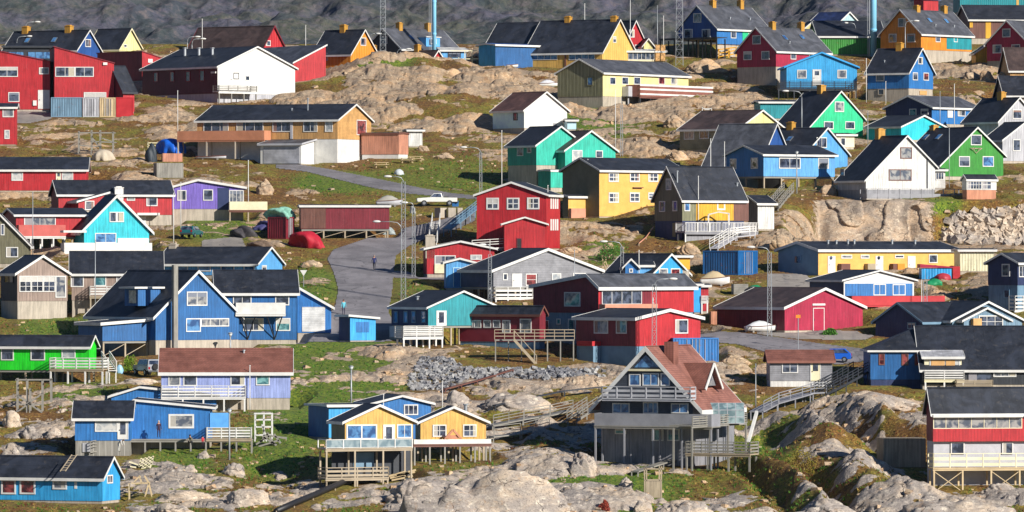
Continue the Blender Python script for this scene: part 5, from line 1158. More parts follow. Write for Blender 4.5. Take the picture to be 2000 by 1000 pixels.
# ------------------------------------------------------------------ people
def person(label,x,yb,hgt,rz,pose,cloth,legs,hair=(60,44,34),s=None):
    s=s or S(x,yb); p=world(x,yb,s); spot(p,.6); k=hgt/1.75
    J={'pel':(0,0,.93),'wai':(0,.0,1.1),'che':(0,.01,1.32),'nec':(0,0,1.5),'hea':(0,-.02,1.6),'top':(0,-.01,1.7),
       'hL':(.1,0,.9),'kL':(.11,-.03,.5),'aL':(.11,.02,.09),'tL':(.12,-.15,.04),'hR':(-.1,0,.9),'kR':(-.11,-.03,.5),'aR':(-.11,.02,.09),'tR':(-.12,-.15,.04),
       'sL':(.19,0,1.42),'eL':(.26,.03,1.14),'wL':(.27,-.05,.9),'fL':(.27,-.07,.8),'sR':(-.19,0,1.42),'eR':(-.26,.03,1.14),'wR':(-.27,-.05,.9),'fR':(-.27,-.07,.8)}
    if pose=='walk': J.update(kL=(.1,-.18,.52),aL=(.1,-.22,.1),tL=(.1,-.38,.08),kR=(-.1,.06,.5),aR=(-.1,.3,.14),tR=(-.1,.2,.04),eL=(.26,.12,1.16),wL=(.25,.1,.93),fL=(.25,.08,.84),eR=(-.26,-.05,1.15),wR=(-.25,-.2,.95),fR=(-.25,-.25,.87))
    if pose=='bend': J.update(che=(0,-.35,1.15),nec=(0,-.5,1.22),hea=(0,-.6,1.24),top=(0,-.7,1.25),wai=(0,-.15,1.05),sL=(.19,-.42,1.18),eL=(.22,-.5,.95),wL=(.2,-.6,.75),fL=(.2,-.62,.66),sR=(-.19,-.42,1.18),eR=(-.22,-.5,.95),wR=(-.2,-.6,.75),fR=(-.2,-.62,.66))
    if pose=='crouch': J.update(pel=(0,.1,.35),wai=(0,.02,.5),che=(0,-.08,.7),nec=(0,-.14,.86),hea=(0,-.18,.96),top=(0,-.18,1.06),hL=(.12,.08,.33),kL=(.17,-.3,.48),aL=(.14,-.02,.08),tL=(.15,-.2,.04),hR=(-.12,.08,.33),kR=(-.17,-.3,.48),aR=(-.14,-.02,.08),tR=(-.15,-.2,.04),sL=(.19,-.1,.78),eL=(.26,-.3,.62),wL=(.15,-.42,.5),fL=(.1,-.46,.45),sR=(-.19,-.1,.78),eR=(-.26,-.3,.62),wR=(-.15,-.42,.5),fR=(-.1,-.46,.45))
    E=[('pel','wai'),('wai','che'),('che','nec'),('nec','hea'),('hea','top'),('pel','hL'),('hL','kL'),('kL','aL'),('aL','tL'),('pel','hR'),('hR','kR'),('kR','aR'),('aR','tR'),('che','sL'),('sL','eL'),('eL','wL'),('wL','fL'),('che','sR'),('sR','eR'),('eR','wR'),('wR','fR')]
    Rr=dict(pel=.15,wai=.14,che=.165,nec=.06,hea=.095,top=.085,hL=.1,kL=.065,aL=.045,tL=.035,sL=.07,eL=.048,wL=.034,fL=.03); 
    names=list(J); idx={n:i for i,n in enumerate(names)}; me=bpy.data.meshes.new('person'); me.from_pydata([J[n] for n in names],[(idx[a],idx[b]) for a,b in E],[]); o=bpy.data.objects.new('person',me); col.objects.link(o)
    m=o.modifiers.new('skin','SKIN'); 
    for n in names:
        r=Rr.get(n,Rr.get(n[0]+'L',.05)); me.skin_vertices[0].data[idx[n]].radius=(r,r*.85)
    me.skin_vertices[0].data[0].use_root=True; o.modifiers.new('sub','SUBSURF').levels=1
    dg=bpy.context.evaluated_depsgraph_get(); em=bpy.data.meshes.new_from_object(o.evaluated_get(dg)); o.modifiers.clear(); o.data=em; em.materials.clear()
    mats=[plain('jacket_%02x%02x%02x'%cloth,cloth,.8),plain('trousers_%02x%02x%02x'%legs,legs,.8),plain('skin',(190,140,112),.6),plain('shoes',(36,32,32),.7)]
    for q in mats: em.materials.append(q)
    JJ={n:Vector(J[n]) for n in names}
    reg={'jacket':['pel','wai','che','sL','sR','eL','eR','wL','wR'],'trousers':['hL','hR','kL','kR','aL','aR'],'skin':['nec','hea','top','fL','fR'],'shoe':['tL','tR']}
    for f in em.polygons:
        f.use_smooth=True; c=f.center; best=min(names,key=lambda n:(JJ[n]-c).length-Rr.get(n,Rr.get(n[0]+'L',.05))*.6)
        f.material_index=0 if best in reg['jacket'] else 1 if best in reg['trousers'] else 2 if best in reg['skin'] else 3
    o.scale=(k,k,k); o.location=p; o.rotation_euler=(0,0,rz); tag(o,label,'person')
    h=JJ['hea'].lerp(JJ['top'],.6); d=(JJ['top']-JJ['nec']).normalized(); hm=MB().ball((h.x,h.y+.02,h.z+.02),.108,12,8,.95); hb=hm.build('hair',plain('hair_%02x%02x%02x'%hair,hair,.8),o,True)
    fc=MB().ball((h.x,h.y-.085,h.z-.05),.016,6,4).build('nose',mats[2],o,True)
    ey=MB()
    for sx in(-1,1): ey.ball((h.x+sx*.033,h.y-.083,h.z-.02),.01,6,4)
    ey.build('eyes',plain('eye_dark',(20,18,18),.3),o,True)
    return o
person('person in a dark blue jacket and dark trousers walking up the middle of the road',731,528,1.8,PI-.1,'walk',(34,44,96),(28,30,44),(150,130,120))
person('person in a light turquoise jacket standing on the road above the blue shed',671,615,1.75,.2,'stand',(96,186,204),(48,44,72),(90,60,40))
person('person in dark plum clothes standing on the front blue house deck',310,855,1.72,.4,'stand',(52,28,52),(50,26,44),(190,180,170),s=S(310,880))
person('person in a grey-green top crouching on the blue house deck',373,870,1.7,-.6,'crouch',(112,108,92),(40,40,48),(40,34,32),s=S(373,890))
person('small child in red at the edge of the blue house deck',396,872,1.05,.3,'stand',(196,36,48),(60,40,60),(60,40,30),s=S(396,890))
person('person in white clothes bending over beside the blue house ramp',232,882,1.6,1.0,'bend',(214,210,204),(210,208,200),(90,70,50),s=S(232,902))
# ------------------------------------------------------------------ terrain
def h2(i,j,k=0):
    n=(i.astype(np.int64)*374761393+j.astype(np.int64)*668265263+int(k)*2147483647)&0xffffffff
    n=((n^(n>>13))*1274126177)&0xffffffff; n=(n^(n>>16))&0xffffffff
    return n/4294967295.0
def vn(x,y,seed=0):
    i=np.floor(x);j=np.floor(y);f=x-i;g=y-j;f=f*f*(3-2*f);g=g*g*(3-2*g)
    a=h2(i,j,seed);b=h2(i+1,j,seed);c=h2(i,j+1,seed);d=h2(i+1,j+1,seed)
    return (a+(b-a)*f)*(1-g)+(c+(d-c)*f)*g
def fbm(x,y,o=4,seed=0,r=.5):
    s=0;a=1;t=0
    for k in range(o): s=s+a*vn(x*2**k+17*k,y*2**k-9*k,seed+k); t+=a; a*=r
    return s/t
# rocky / green / low areas: (cx,cy,rx,ry,value) on the plan
ROCK=[(640,190,300,70,1.1),(880,170,110,60,1.15),(960,240,70,60,.9),(560,270,80,20,.6),(250,240,220,22,.7),(60,290,110,30,.8),(230,340,130,28,.9),(440,340,80,30,.7),(1240,210,130,35,.8),(1230,275,110,30,1.15),(1400,210,90,60,.95),(1100,150,60,20,.9),(1900,150,110,14,.9),(1760,430,330,60,1),(1500,440,60,40,.8),
 (1150,440,150,40,.85),(1240,400,70,30,1),(850,930,110,45,.55),(1100,910,150,60,.5),(1700,880,260,70,.75),(1330,980,120,30,.5),(1800,970,200,40,.6),(1440,720,100,40,.8),(950,770,170,40,.8),(60,840,110,70,.75),(430,960,120,60,.5),(330,985,120,25,.45),(120,500,60,20,.6),(700,760,60,30,.2),
 (800,350,230,50,.0),(700,310,120,25,.0),(645,745,80,60,-.25),(300,880,60,50,.3),(560,560,60,50,.15),(100,640,60,30,.1),(560,440,120,50,.25),(1300,780,100,30,.5),(1180,830,70,40,.35),(1560,660,90,14,.1),(500,860,50,40,.2),(1180,490,50,30,.4),(90,395,80,30,.8),(1850,330,80,60,.5)]
GREEN=[(640,745,95,60,1.5),(1170,235,60,25,.8),(660,355,60,14,1),(740,150,50,12,.9),(590,800,50,30,.8),(700,700,80,20,.9),(1180,492,30,16,1),(120,640,70,20,.7),(960,960,80,30,.8),(1170,960,110,40,.8),(600,560,60,30,.7),(900,360,60,40,.5),(840,350,90,40,.5),(430,440,60,25,.8),(1830,400,40,12,.7),(350,900,60,40,.6),(540,870,60,40,.7),(1000,370,60,30,.5),(800,560,60,40,.5),(1340,770,60,20,.5),(1480,870,60,40,.5),(160,770,40,20,.8),(1760,405,25,14,.8)]
def field(u,v,L,base,w0=.35):
    num=base*w0;den=w0
    for cx,cy,rx,ry,val in L:
        w=np.exp(-((u-cx)/rx)**2-((v-cy)/ry)**2)*1.6; num=num+w*val; den=den+w
    return num/den
gu=np.linspace(-800,2800,241); gv=np.linspace(0,1300,131)
GU,GV=np.meshgrid(gu,gv); COV=field(GU,GV,ROCK,.34,.4)
def dens_at(u,v):
    return 1.0+0*u
def px_of(X,Y):
    s=F/Y; return CX+X*s,(s-11.6)/.0089
def domes(X,Y,cell,seed,hk,thr=0):
    I=np.floor(X/cell);J=np.floor(Y/cell); out=np.zeros_like(X); rnd=np.zeros_like(X)
    for di in(-1,0,1):
        for dj in(-1,0,1):
            i=I+di;j=J+dj
            cx=(i+.15+.7*h2(i,j,seed))*cell; cy=(j+.15+.7*h2(i,j,seed+1))*cell
            u,v=px_of(cx,cy); act=h2(i,j,seed+2)<dens_at(u,v)*1.05+thr
            R=cell*(.38+.55*h2(i,j,seed+3)); asp=.55+.9*h2(i,j,seed+4); th=(h2(i,j,seed+5)-.5)*1.6
            dx=X-cx;dy=Y-cy; c=np.cos(th);s_=np.sin(th)
            a=(dx*c+dy*s_)/(R*np.sqrt(1.35*asp)); b=(-dx*s_+dy*c)/(R/np.sqrt(1.35*asp))
            r2=a*a+b*b+(vn(X/cell*3.1,Y/cell*3.1,seed+9)-.5)*.55
            hh=np.where(act&(r2<1),hk*cell*(.45+.9*h2(i,j,seed+6))*np.clip(1-np.abs(r2)**1.8,0,1)**.42,0)
            m=hh>out; out=np.where(m,hh,out); rnd=np.where(m,h2(i,j,seed+7),rnd)
    return out,rnd
def seg_dist(u,v,poly):
    """signed distance in picture units with rows weighted x3 (rows are foreshortened)"""
    inside=np.zeros(u.shape,bool); d=np.full(u.shape,1e9); n=len(poly)
    for i in range(n):
        x0,y0=poly[i];x1,y1=poly[(i+1)%n]
        with np.errstate(divide='ignore',invalid='ignore'):
            c=((y0>v)!=(y1>v))&(u<(x1-x0)*(v-y0)/((y1-y0) if y1!=y0 else 1e-9)+x0)
        inside^=c
        ax,ay,bx,by=x0,y0*3,x1,y1*3; px_,py_=u-ax,v*3-ay; ex,ey=bx-ax,by-ay; t=np.clip((px_*ex+py_*ey)/(ex*ex+ey*ey+1e-9),0,1)
        d=np.minimum(d,np.hypot(px_-t*ex,py_-t*ey))
    return np.where(inside,-d,d)
ROADS=[('road',[(930,405),(926,432),(890,448),(840,462),(800,480),(772,500),(768,530),(766,560),(762,588),(757,610),(765,625),(800,640),(830,650),(800,662),(740,668),(650,668),(575,668),(575,650),(620,640),(655,600),(662,565),(652,530),(640,505),(652,488),(700,472),(760,452),(820,440),(870,428),(905,412)]),
 ('path',[(540,322),(580,322),(640,331),(700,343),(760,355),(820,368),(880,378),(935,384),(935,389),(880,385),(800,378),(730,367),(660,350),(600,335),(540,328)]),
 ('street',[(1365,648),(1440,650),(1520,660),(1600,672),(1700,684),(1720,700),(1640,712),(1560,700),(1500,688),(1440,672),(1365,666)]),
 ('yard',[(-60,214),(100,212),(100,232),(60,240),(-60,244)]),
 ('gravel_yard',[(1480,640),(1720,650),(1690,664),(1560,662),(1480,652)]),
 ('gravel_lot',[(395,470),(470,462),(480,486),(395,490)]),
 ('works_yard',[(1500,535),(1570,535),(1600,560),(1500,566)]),
 ('side_path',[(760,530),(870,534),(900,541),(880,548),(762,541)])]
RUBBLE=[('stone_bank',[(825,702),(880,702),(905,718),(960,722),(1010,724),(1100,722),(1182,720),(1182,738),(1060,746),(960,740),(905,745),(870,765),(800,762),(800,738)],760,(.1,.34),'grey rubble stones banked below the maroon and red houses'),
 ('rock_pile',[(1850,432),(1900,418),(2000,405),(2060,405),(2060,482),(1860,482),(1838,468)],430,(.22,.75),'pale broken rock pile below the cliff at the right edge')]
us=np.concatenate([np.linspace(-700,-40,60)[:-1],np.linspace(-40,2040,1050),np.linspace(2040,2700,60)[1:]])
vs_=np.concatenate([np.linspace(1400,1030,50)[:-1],np.linspace(1030,20,760)])
U,V=np.meshgrid(us,vs_)
RV=remap(U,V); Sg=11.6+.0089*RV
X=(U-CX)/Sg; Y=F/Sg; Z=(HZ-np.maximum(V,86))/(11.6+.0089*np.maximum(RV,86))
# large gentle swells
Z0=Z.copy()
swell=(fbm(X/34,Y/34,2,5)-.5)*1.6
TILT=[(1600,890,130,60,1),(1760,850,120,60,1),(1700,960,160,50,.9),(560,930,80,40,.6),(1020,860,60,40,.6),(120,860,100,50,.35),(860,190,160,60,.35),(1280,260,120,50,.3),(1420,450,80,40,.4),(1860,440,120,40,.5),(300,330,200,60,.25)]
tilt=np.clip(field(U,V,TILT,.0,.35),0,1)
ph=X/11+Y/46+(fbm(X/17,Y/26,2,61)-.5)*2.2; ph=ph-np.floor(ph); saw=np.where(ph<.6,ph/.6,(1-ph)/.4); saw=saw*saw*(3-2*saw)
ph2=X/4.3-Y/30+(fbm(X/8,Y/12,2,67)-.5)*2; ph2=ph2-np.floor(ph2); saw2=np.where(ph2<.3,ph2/.3,(1-ph2)/.7)
swell=swell+tilt*(saw*(3.5+4.5*np.clip(tilt*2-.7,0,1))-2.0)+tilt*(saw2-.5)*.9
# named humps (cx,cy,rx_m,ry_m,height)
HUMP=[(745,150,17,16,2.6),(870,215,14,14,1.6),(1120,455,6,6,1.0),(1240,420,7,6,1.8),(230,345,8,8,.8)]
hump=np.zeros_like(Z)
for cx,cy,rx,ry,hh in HUMP:
    p=world(cx,cy); hump+=hh*np.exp(-((X-p.x)/rx)**2-((Y-p.y)/ry)**2)
d1,r1=domes(X,Y,12,11,.085,0); d2,r2=domes(X,Y,5.2,31,.12,0); d3,r3=domes(X,Y,2.4,51,.15,0); d4,r4=domes(X,Y,1.1,71,.2,0)
# bedrock everywhere; peat and heath fill it up to the level that leaves the wanted share of rock bare
rough=fbm(X/9,Y/9,3,81)
B=d1*1.0*(rough>.0)+d2*.9*np.clip(rough*2.4-.55,0,1)+d3*.75*np.clip(fbm(X/5,Y/6,2,83)*2.6-.7,0,1)+d4*.5*np.clip(fbm(X/3,Y/4,2,85)*3-1.1,0,1)+(fbm(X/4,Y/5,3,87)-.5)*.8+(fbm(X/26,Y/26,2,89)-.5)*1.2
xr=X*.87+Y*.5+(fbm(X/5,Y/5,2,121)-.5)*5; yr=-X*.5+Y*.87+(fbm(X/6,Y/6,2,123)-.5)*5
B=B+(h2(np.floor(xr/3.4),np.floor(yr/2.3),5)-.5)*.34
rid=np.abs(fbm(X/4.5+Y/8,Y/2.4-X/7,4,91)-.5)*2
B=B-np.clip(.13-rid,0,1)*3.2+(fbm(X/1.6,Y/1.6,3,97)-.5)*.08
Cv=np.clip(field(U,V,ROCK,.26,.5)*.84,.02,.85)
qs=np.linspace(0,1,201); Hf=np.interp(1-Cv,qs,np.quantile(B[::5,::5],qs))
heath=(fbm(X/.8,Y/.9,3,101)-.5)*.34+(fbm(X/2.6,Y/3,3,105)-.5)*.45
e_=B-Hf
dz=np.maximum(e_,heath*.6); dz=np.where(dz>1.5,1.5+(dz-1.5)*.5,dz)
rock=np.clip(.5+(e_-heath*.6-.02)*3.5,0,1)
cw=np.clip((U-1560)/60,0,1)*np.clip((1850-U)/60,0,1)*np.clip((V-386)/6,0,1)*np.clip((486-V)/12,0,1)
rock=np.maximum(rock,cw)
# suppress relief near things
K=np.clip((V-84)/22,0,1)*(1-cw*.9); cap=np.full_like(Z,1e9)
ZB=Z0+swell*0
for (hx,hy,t,W,D,z0) in FOOT:
    R=math.hypot(W,D)+9; m=(np.abs(X-hx)<R)&(np.abs(Y-hy)<R)
    if not m.any(): continue
    dx=X[m]-hx;dy=Y[m]-hy; c,s_=math.cos(t),math.sin(t); a=dx*c+dy*s_; b=-dx*s_+dy*c
    ex=np.maximum(np.maximum(-a,a-W),0); ey=np.maximum(np.maximum(-b,b-D),0); dd=np.hypot(ex,ey)
    w=np.clip((dd-.6)/4.5,0,1); w=w*w*(3-2*w); K[m]=np.minimum(K[m],.06+.94*w)
    # inside the plan the ground stays at the wall foot; beyond it may rise again at about 35 degrees
    cap[m]=np.minimum(cap[m],z0-.02+np.maximum(dd-1.0,0)*.75)
for (x,y,r) in SPOT:
    m=(np.abs(X-x)<r*2.5)&(np.abs(Y-y)<r*2.5); d=np.hypot(X[m]-x,Y[m]-y); w=np.clip((d-r)/(1.4*r),0,1); K[m]=np.minimum(K[m],w*w*(3-2*w))
road=np.full_like(Z,1e9); RM={}
for nm,poly in ROADS:
    sd=seg_dist(U,V,poly); RM[nm]=sd; road=np.minimum(road,sd)
K=np.minimum(K,np.clip((road-2)/40,0,1))
rub=np.full_like(Z,1e9)
for nm,poly,*_ in RUBBLE: rub=np.minimum(rub,seg_dist(U,V,poly))
K=np.minimum(K,.25+.75*np.clip(rub/30,0,1))
Zf=Z0+(swell*.55+hump+dz)*K - np.where(K<1,0,0)
Zf=np.where(Zf>cap,cap,Zf)
Yf=Y.copy()
# cliff relief: push the upright face in and out
Yf-=cw*((fbm(X/6,V/90,2,131)-.5)*7+np.where(vn(X/2.6,V/60,7)>.5,.6,0)+np.abs(fbm(X/3.2,V/40,3,141)-.5)*2.0)
Zf=Zf-0
rockm=rock*np.clip(K*2.2-.1,0,1); rockm=np.maximum(rockm,cw); rockm=np.maximum(rockm,np.where(rub<0,.5,0))
grn=field(U,V,GREEN,.2,.5)+np.clip((V-700)/300,0,1)*.08
var=np.where(d1>d2,r1,r2)
def grid_obj(name,X,Y,Z,attrs,m,mask=None):
    nr,nc=X.shape; idx=np.arange(nr*nc).reshape(nr,nc)
    q=np.stack([idx[:-1,:-1],idx[:-1,1:],idx[1:,1:],idx[1:,:-1]],-1).reshape(-1,4)
    co=np.stack([X,Y,Z],-1).reshape(-1,3)
    if mask is not None:
        keep=mask[:-1,:-1]|mask[1:,1:]; q=q[keep.reshape(-1)]; used=np.unique(q); mp=np.full(nr*nc,-1); mp[used]=np.arange(len(used)); q=mp[q]; co=co[used]; attrs={k:a.reshape(-1)[used] for k,a in attrs.items()}
    me=bpy.data.meshes.new(name); me.vertices.add(len(co)); me.vertices.foreach_set('co',co.astype(np.float32).reshape(-1))
    n=len(q); me.loops.add(n*4); me.loops.foreach_set('vertex_index',q.astype(np.int32).reshape(-1))
    me.polygons.add(n); me.polygons.foreach_set('loop_start',np.arange(0,n*4,4,dtype=np.int32)); me.polygons.foreach_set('loop_total',np.full(n,4,dtype=np.int32))
    me.polygons.foreach_set('use_smooth',np.ones(n,bool)); me.update(calc_edges=True)
    for k,a in attrs.items():
        at=me.attributes.new(k,'FLOAT','POINT'); at.data.foreach_set('value',np.asarray(a,np.float32).reshape(-1))
    me.materials.append(m); o=bpy.data.objects.new(name,me); col.objects.link(o); o['kind']='structure'; return o
def rock_nodes(n,co,var=None,grey=0,ps=None):
    """colour socket of lichened gneiss"""
    mp=n.n('ShaderNodeMapping'); n.l(co,mp.inputs[0]); mp.inputs[3].default_value=(1,1,1.6); c=mp.outputs[0]
    a=n.noise(c,.22,5,.62,.8); b=n.noise(c,1.3,5,.7,.5); e=n.noise(c,5,4,.75)
    warm=lin((200,164,126)); cool=lin((172,150,126)); pale=lin((224,200,164)); lich=lin((60,58,64)); ochre=lin((160,112,70))
    if grey==1: warm=lin((168,166,164)); cool=lin((112,112,118)); pale=lin((206,204,200)); ochre=lin((140,128,116))
    if ps is not None: warm=n.mix(ps,warm,lin((200,190,176))); cool=n.mix(ps,cool,lin((150,148,150))); pale=n.mix(ps,pale,lin((226,220,210))); ochre=n.mix(ps,ochre,lin((176,150,122)))
    k=n.mix(n.ramp(a,.42,.64),cool,warm); k=n.mix(n.ramp(b,.5,.72),k,pale); k=n.mix(n.math('MULTIPLY',n.ramp(n.noise(c,.6,4,.7,1.5),.55,.7),.55),k,ochre)
    k=n.mix(n.math('MULTIPLY',n.ramp(e,.53,.64),.6),k,lich); sm=n.n('ShaderNodeMapping'); n.l(co,sm.inputs[0]); sm.inputs[2].default_value=(.5,.6,.7); sm.inputs[3].default_value=(.5,.5,4.0); k=n.mix(n.math('MULTIPLY',n.ramp(n.noise(sm.outputs[0],1.0,5,.7,.8),.57,.68),.5),k,lin((70,60,56)))
    v=n.n('ShaderNodeTexVoronoi',feature='DISTANCE_TO_EDGE'); wp=n.mix(.35,c,n.mix(1.0,c,n.mix(.5,(0,0,0),(0,0,0)),'ADD')) if 0 else None
    d=n.n('ShaderNodeVectorMath',operation='ADD'); n.l(c,d.inputs[0]); nn=n.n('ShaderNodeTexNoise'); nn.inputs['Scale'].default_value=.9; n.l(c,nn.inputs['Vector']); sc=n.n('ShaderNodeVectorMath',operation='SCALE'); n.l(nn.outputs[1],sc.inputs[0]); sc.inputs[3].default_value=1.6; n.l(sc.outputs[0],d.inputs[1])
    n.l(d.outputs[0],v.inputs['Vector']); v.inputs['Scale'].default_value=.33
    cr=n.ramp(v.outputs['Distance'],.022,.0); msk=n.ramp(n.noise(c,.3,2),.5,.62); cr=n.math('MULTIPLY',cr,msk)
    k=n.mix(n.math('MULTIPLY',cr,.8),k,lin((44,38,38)))
    h=n.math('SUBTRACT',n.math('MULTIPLY_ADD',b,1.1,n.math('MULTIPLY',e,.5)),n.math('MULTIPLY',cr,.7))
    return k,h
def heath_nodes(n,co,green):
    a=n.noise(co,.16,4,.6,.5); b=n.noise(co,.9,5,.75,.6); e=n.noise(co,3.2,4,.85)
    brown=lin((116,76,30)); rust=lin((142,84,28)); olive=lin((120,116,28)); grass=lin((58,108,20)); straw=lin((186,160,84)); dk=lin((30,34,16))
    k=n.mix(n.ramp(a,.4,.6),brown,olive); k=n.mix(n.ramp(b,.5,.68),k,rust); k=n.mix(n.math('MULTIPLY',n.ramp(e,.54,.64),.8),k,straw)
    g=n.ramp(n.math('MULTIPLY_ADD',green,1.15,n.math('MULTIPLY_ADD',b,.7,-.35)),.28,.62)
    gg=n.mix(n.ramp(e,.4,.65),grass,lin((126,140,34)))
    k=n.mix(n.math('MULTIPLY',g,.85),k,gg); k=n.mix(n.math('MULTIPLY',n.ramp(e,.5,.38),.85),k,dk); q=n.noise(co,.7,4,.7,1); k=n.mix(n.math('MULTIPLY',n.math('MULTIPLY',n.ramp(q,.5,.62),.55),n.math('SUBTRACT',1.0,n.math('MULTIPLY',g,.75))),k,lin((104,74,36)))
    return k,n.math('MULTIPLY_ADD',e,.6,b)
def ground_mat():
    n=N('rock_and_heath'); co=n.n('ShaderNodeNewGeometry').outputs['Position']
    at=lambda k:n.n('ShaderNodeAttribute',attribute_name=k).outputs['Fac']
    rk,rh=rock_nodes(n,co,ps=at('pale')); hk,hh=heath_nodes(n,co,at('green'))
    f=n.math('MULTIPLY_ADD',n.noise(co,1.7,6,.8),1.3,-.65); f=n.ramp(n.math('ADD',at('rock'),f),.46,.54)
    n.l(n.mix(f,hk,rk),n.b.inputs['Base Color']); n.b.inputs['Roughness'].default_value=.9
    n.bump(n.math('ADD',n.math('MULTIPLY',hh,1.0),n.math('MULTIPLY',n.math('MULTIPLY',rh,f),1.2)),.8,.22); return n.m
def boulder_mat(grey=0):
    n=N(('boulder_stone','grey_rubble_stone','pale_boulder_stone')[grey]); co=n.n('ShaderNodeNewGeometry').outputs['Position']; rk,rh=rock_nodes(n,co,None,grey,.6 if grey==2 else None); n.l(rk,n.b.inputs['Base Color']); n.b.inputs['Roughness'].default_value=.85; n.bump(rh,.7,.15); return n.m
def road_mat(name,c,sc=1.0):
    n=N(name); co=n.n('ShaderNodeNewGeometry').outputs['Position']; b=lin(c)
    a=n.noise(co,.25,4,.6); e=n.noise(co,3,5,.8)
    k=n.mix(n.ramp(a,.35,.65),tuple(x*.82 for x in b),tuple(x*1.15 for x in b)); k=n.mix(n.math('MULTIPLY',n.ramp(e,.5,.7),.35),k,lin((176,168,160)))
    mp=n.n('ShaderNodeMapping'); n.l(co,mp.inputs[0]); mp.inputs[3].default_value=(.9,.12,.2); k=n.mix(n.math('MULTIPLY',n.ramp(n.noise(mp.outputs[0],1,3),.5,.62),.3),k,lin((112,108,112)))
    vo=n.n('ShaderNodeTexVoronoi',feature='DISTANCE_TO_EDGE'); dd_=n.n('ShaderNodeVectorMath',operation='ADD'); n.l(co,dd_.inputs[0]); nz_=n.n('ShaderNodeTexNoise'); nz_.inputs['Scale'].default_value=.4; n.l(co,nz_.inputs['Vector']); s_=n.n('ShaderNodeVectorMath',operation='SCALE'); n.l(nz_.outputs[1],s_.inputs[0]); s_.inputs[3].default_value=5; n.l(s_.outputs[0],dd_.inputs[1]); n.l(dd_.outputs[0],vo.inputs['Vector']); vo.inputs['Scale'].default_value=.12
    k=n.mix(n.math('MULTIPLY',n.ramp(vo.outputs['Distance'],.02,.0),.6),k,lin((70,68,72))); k=n.mix(n.math('MULTIPLY',n.ramp(n.noise(co,.14,3,.5,1),.56,.6),.35),k,lin((96,94,98)))
    n.l(k,n.b.inputs['Base Color']); n.b.inputs['Roughness'].default_value=.85; n.bump(e,.4,.03); return n.m
gm=ground_mat()
# the hidden far side: level ground running on behind the crest
xb=X[-1:]*1.0; back=[]
Xa=np.vstack([Xf_ for Xf_ in (X,X[-1:]*1.12,X[-1:]*1.5)]); Ya=np.vstack([Yf,Yf[-1:]+120,Yf[-1:]+640]); Za=np.vstack([Zf,Zf[-1:]*0+Zf[-1:].mean(),Zf[-1:]*0+Zf[-1:].mean()-2])
ext=lambda A:np.vstack([A,A[-1:],A[-1:]])
grid_obj('ground',Xa,Ya,Za,dict(rock=ext(rockm),green=ext(grn),pale=ext(np.maximum(np.clip((V-640)/220,0,1)*.6,cw*.3))),gm)
rm=road_mat('asphalt',(128,124,128)); gr=road_mat('gravel',(150,142,134))
for nm,poly in ROADS:
    sd=RM[nm]; mk=sd<0
    if nm in('road','street','path','side_path'): mm=rm
    else: mm=gr
    grid_obj(nm,X,Yf,Zf+(.05 if mm is rm else .035)+np.clip(-sd/3,-1,1)*.012,dict(rock=rock),mm,mk)
bmat=boulder_mat(); bpale=boulder_mat(2)
def boulder(label,x0,y0,x1,y1,seed,depth=1.0,group=None,tilt=0,grp=None):
    s=S((x0+x1)/2,y1); p=world((x0+x1)/2,y1,s); w=(x1-x0)/s/2; h=(y1-y0)/s
    bm=bmesh.new(); bmesh.ops.create_icosphere(bm,subdivisions=5 if w>1.5 else 4,radius=1)
    A=np.array([v.co[:] for v in bm.verts]); r=np.random.RandomState(seed)
    n1=fbm(A[:,0]*1.3+seed*3.1+A[:,2],A[:,1]*1.3+A[:,2]*1.7+seed,4,seed)-.5
    n2=np.abs(fbm(A[:,0]*2.4+seed+A[:,2]*1.3,A[:,1]*2.4-A[:,2]*1.1,4,seed+9)-.5)
    k=1+n1*.75-np.clip(.1-n2,0,1)*1.6; A=A*k[:,None]
    for _ in range(4):
        d=r.normal(size=3); d/=np.linalg.norm(d); t=A@d; c=.72+.2*r.rand(); A-=np.outer(np.clip(t-c,0,9)*.8,d)
    A[:,0]*=w*1.02/ max(1e-3,np.abs(A[:,0]).max()); A[:,1]*=w*depth/np.abs(A[:,1]).max(); zm=A[:,2].max(); A[:,2]=A[:,2]/zm; A[:,2]=(np.sign(A[:,2])*np.abs(A[:,2])**(1.7 if w>5 else 1.15))*h
    A[:,2]+= tilt*A[:,0]
    for v,a in zip(bm.verts,A): v.co=a
    me=bpy.data.meshes.new('boulder'); bm.to_mesh(me); bm.free(); me.polygons.foreach_set('use_smooth',[True]*len(me.polygons)); me.materials.append(bpale if y1>740 else bmat)
    o=bpy.data.objects.new('boulder',me); col.objects.link(o); o.location=(p.x,p.y+w*depth*.3,p.z-.1); tag(o,label,'boulder',group)
    return o
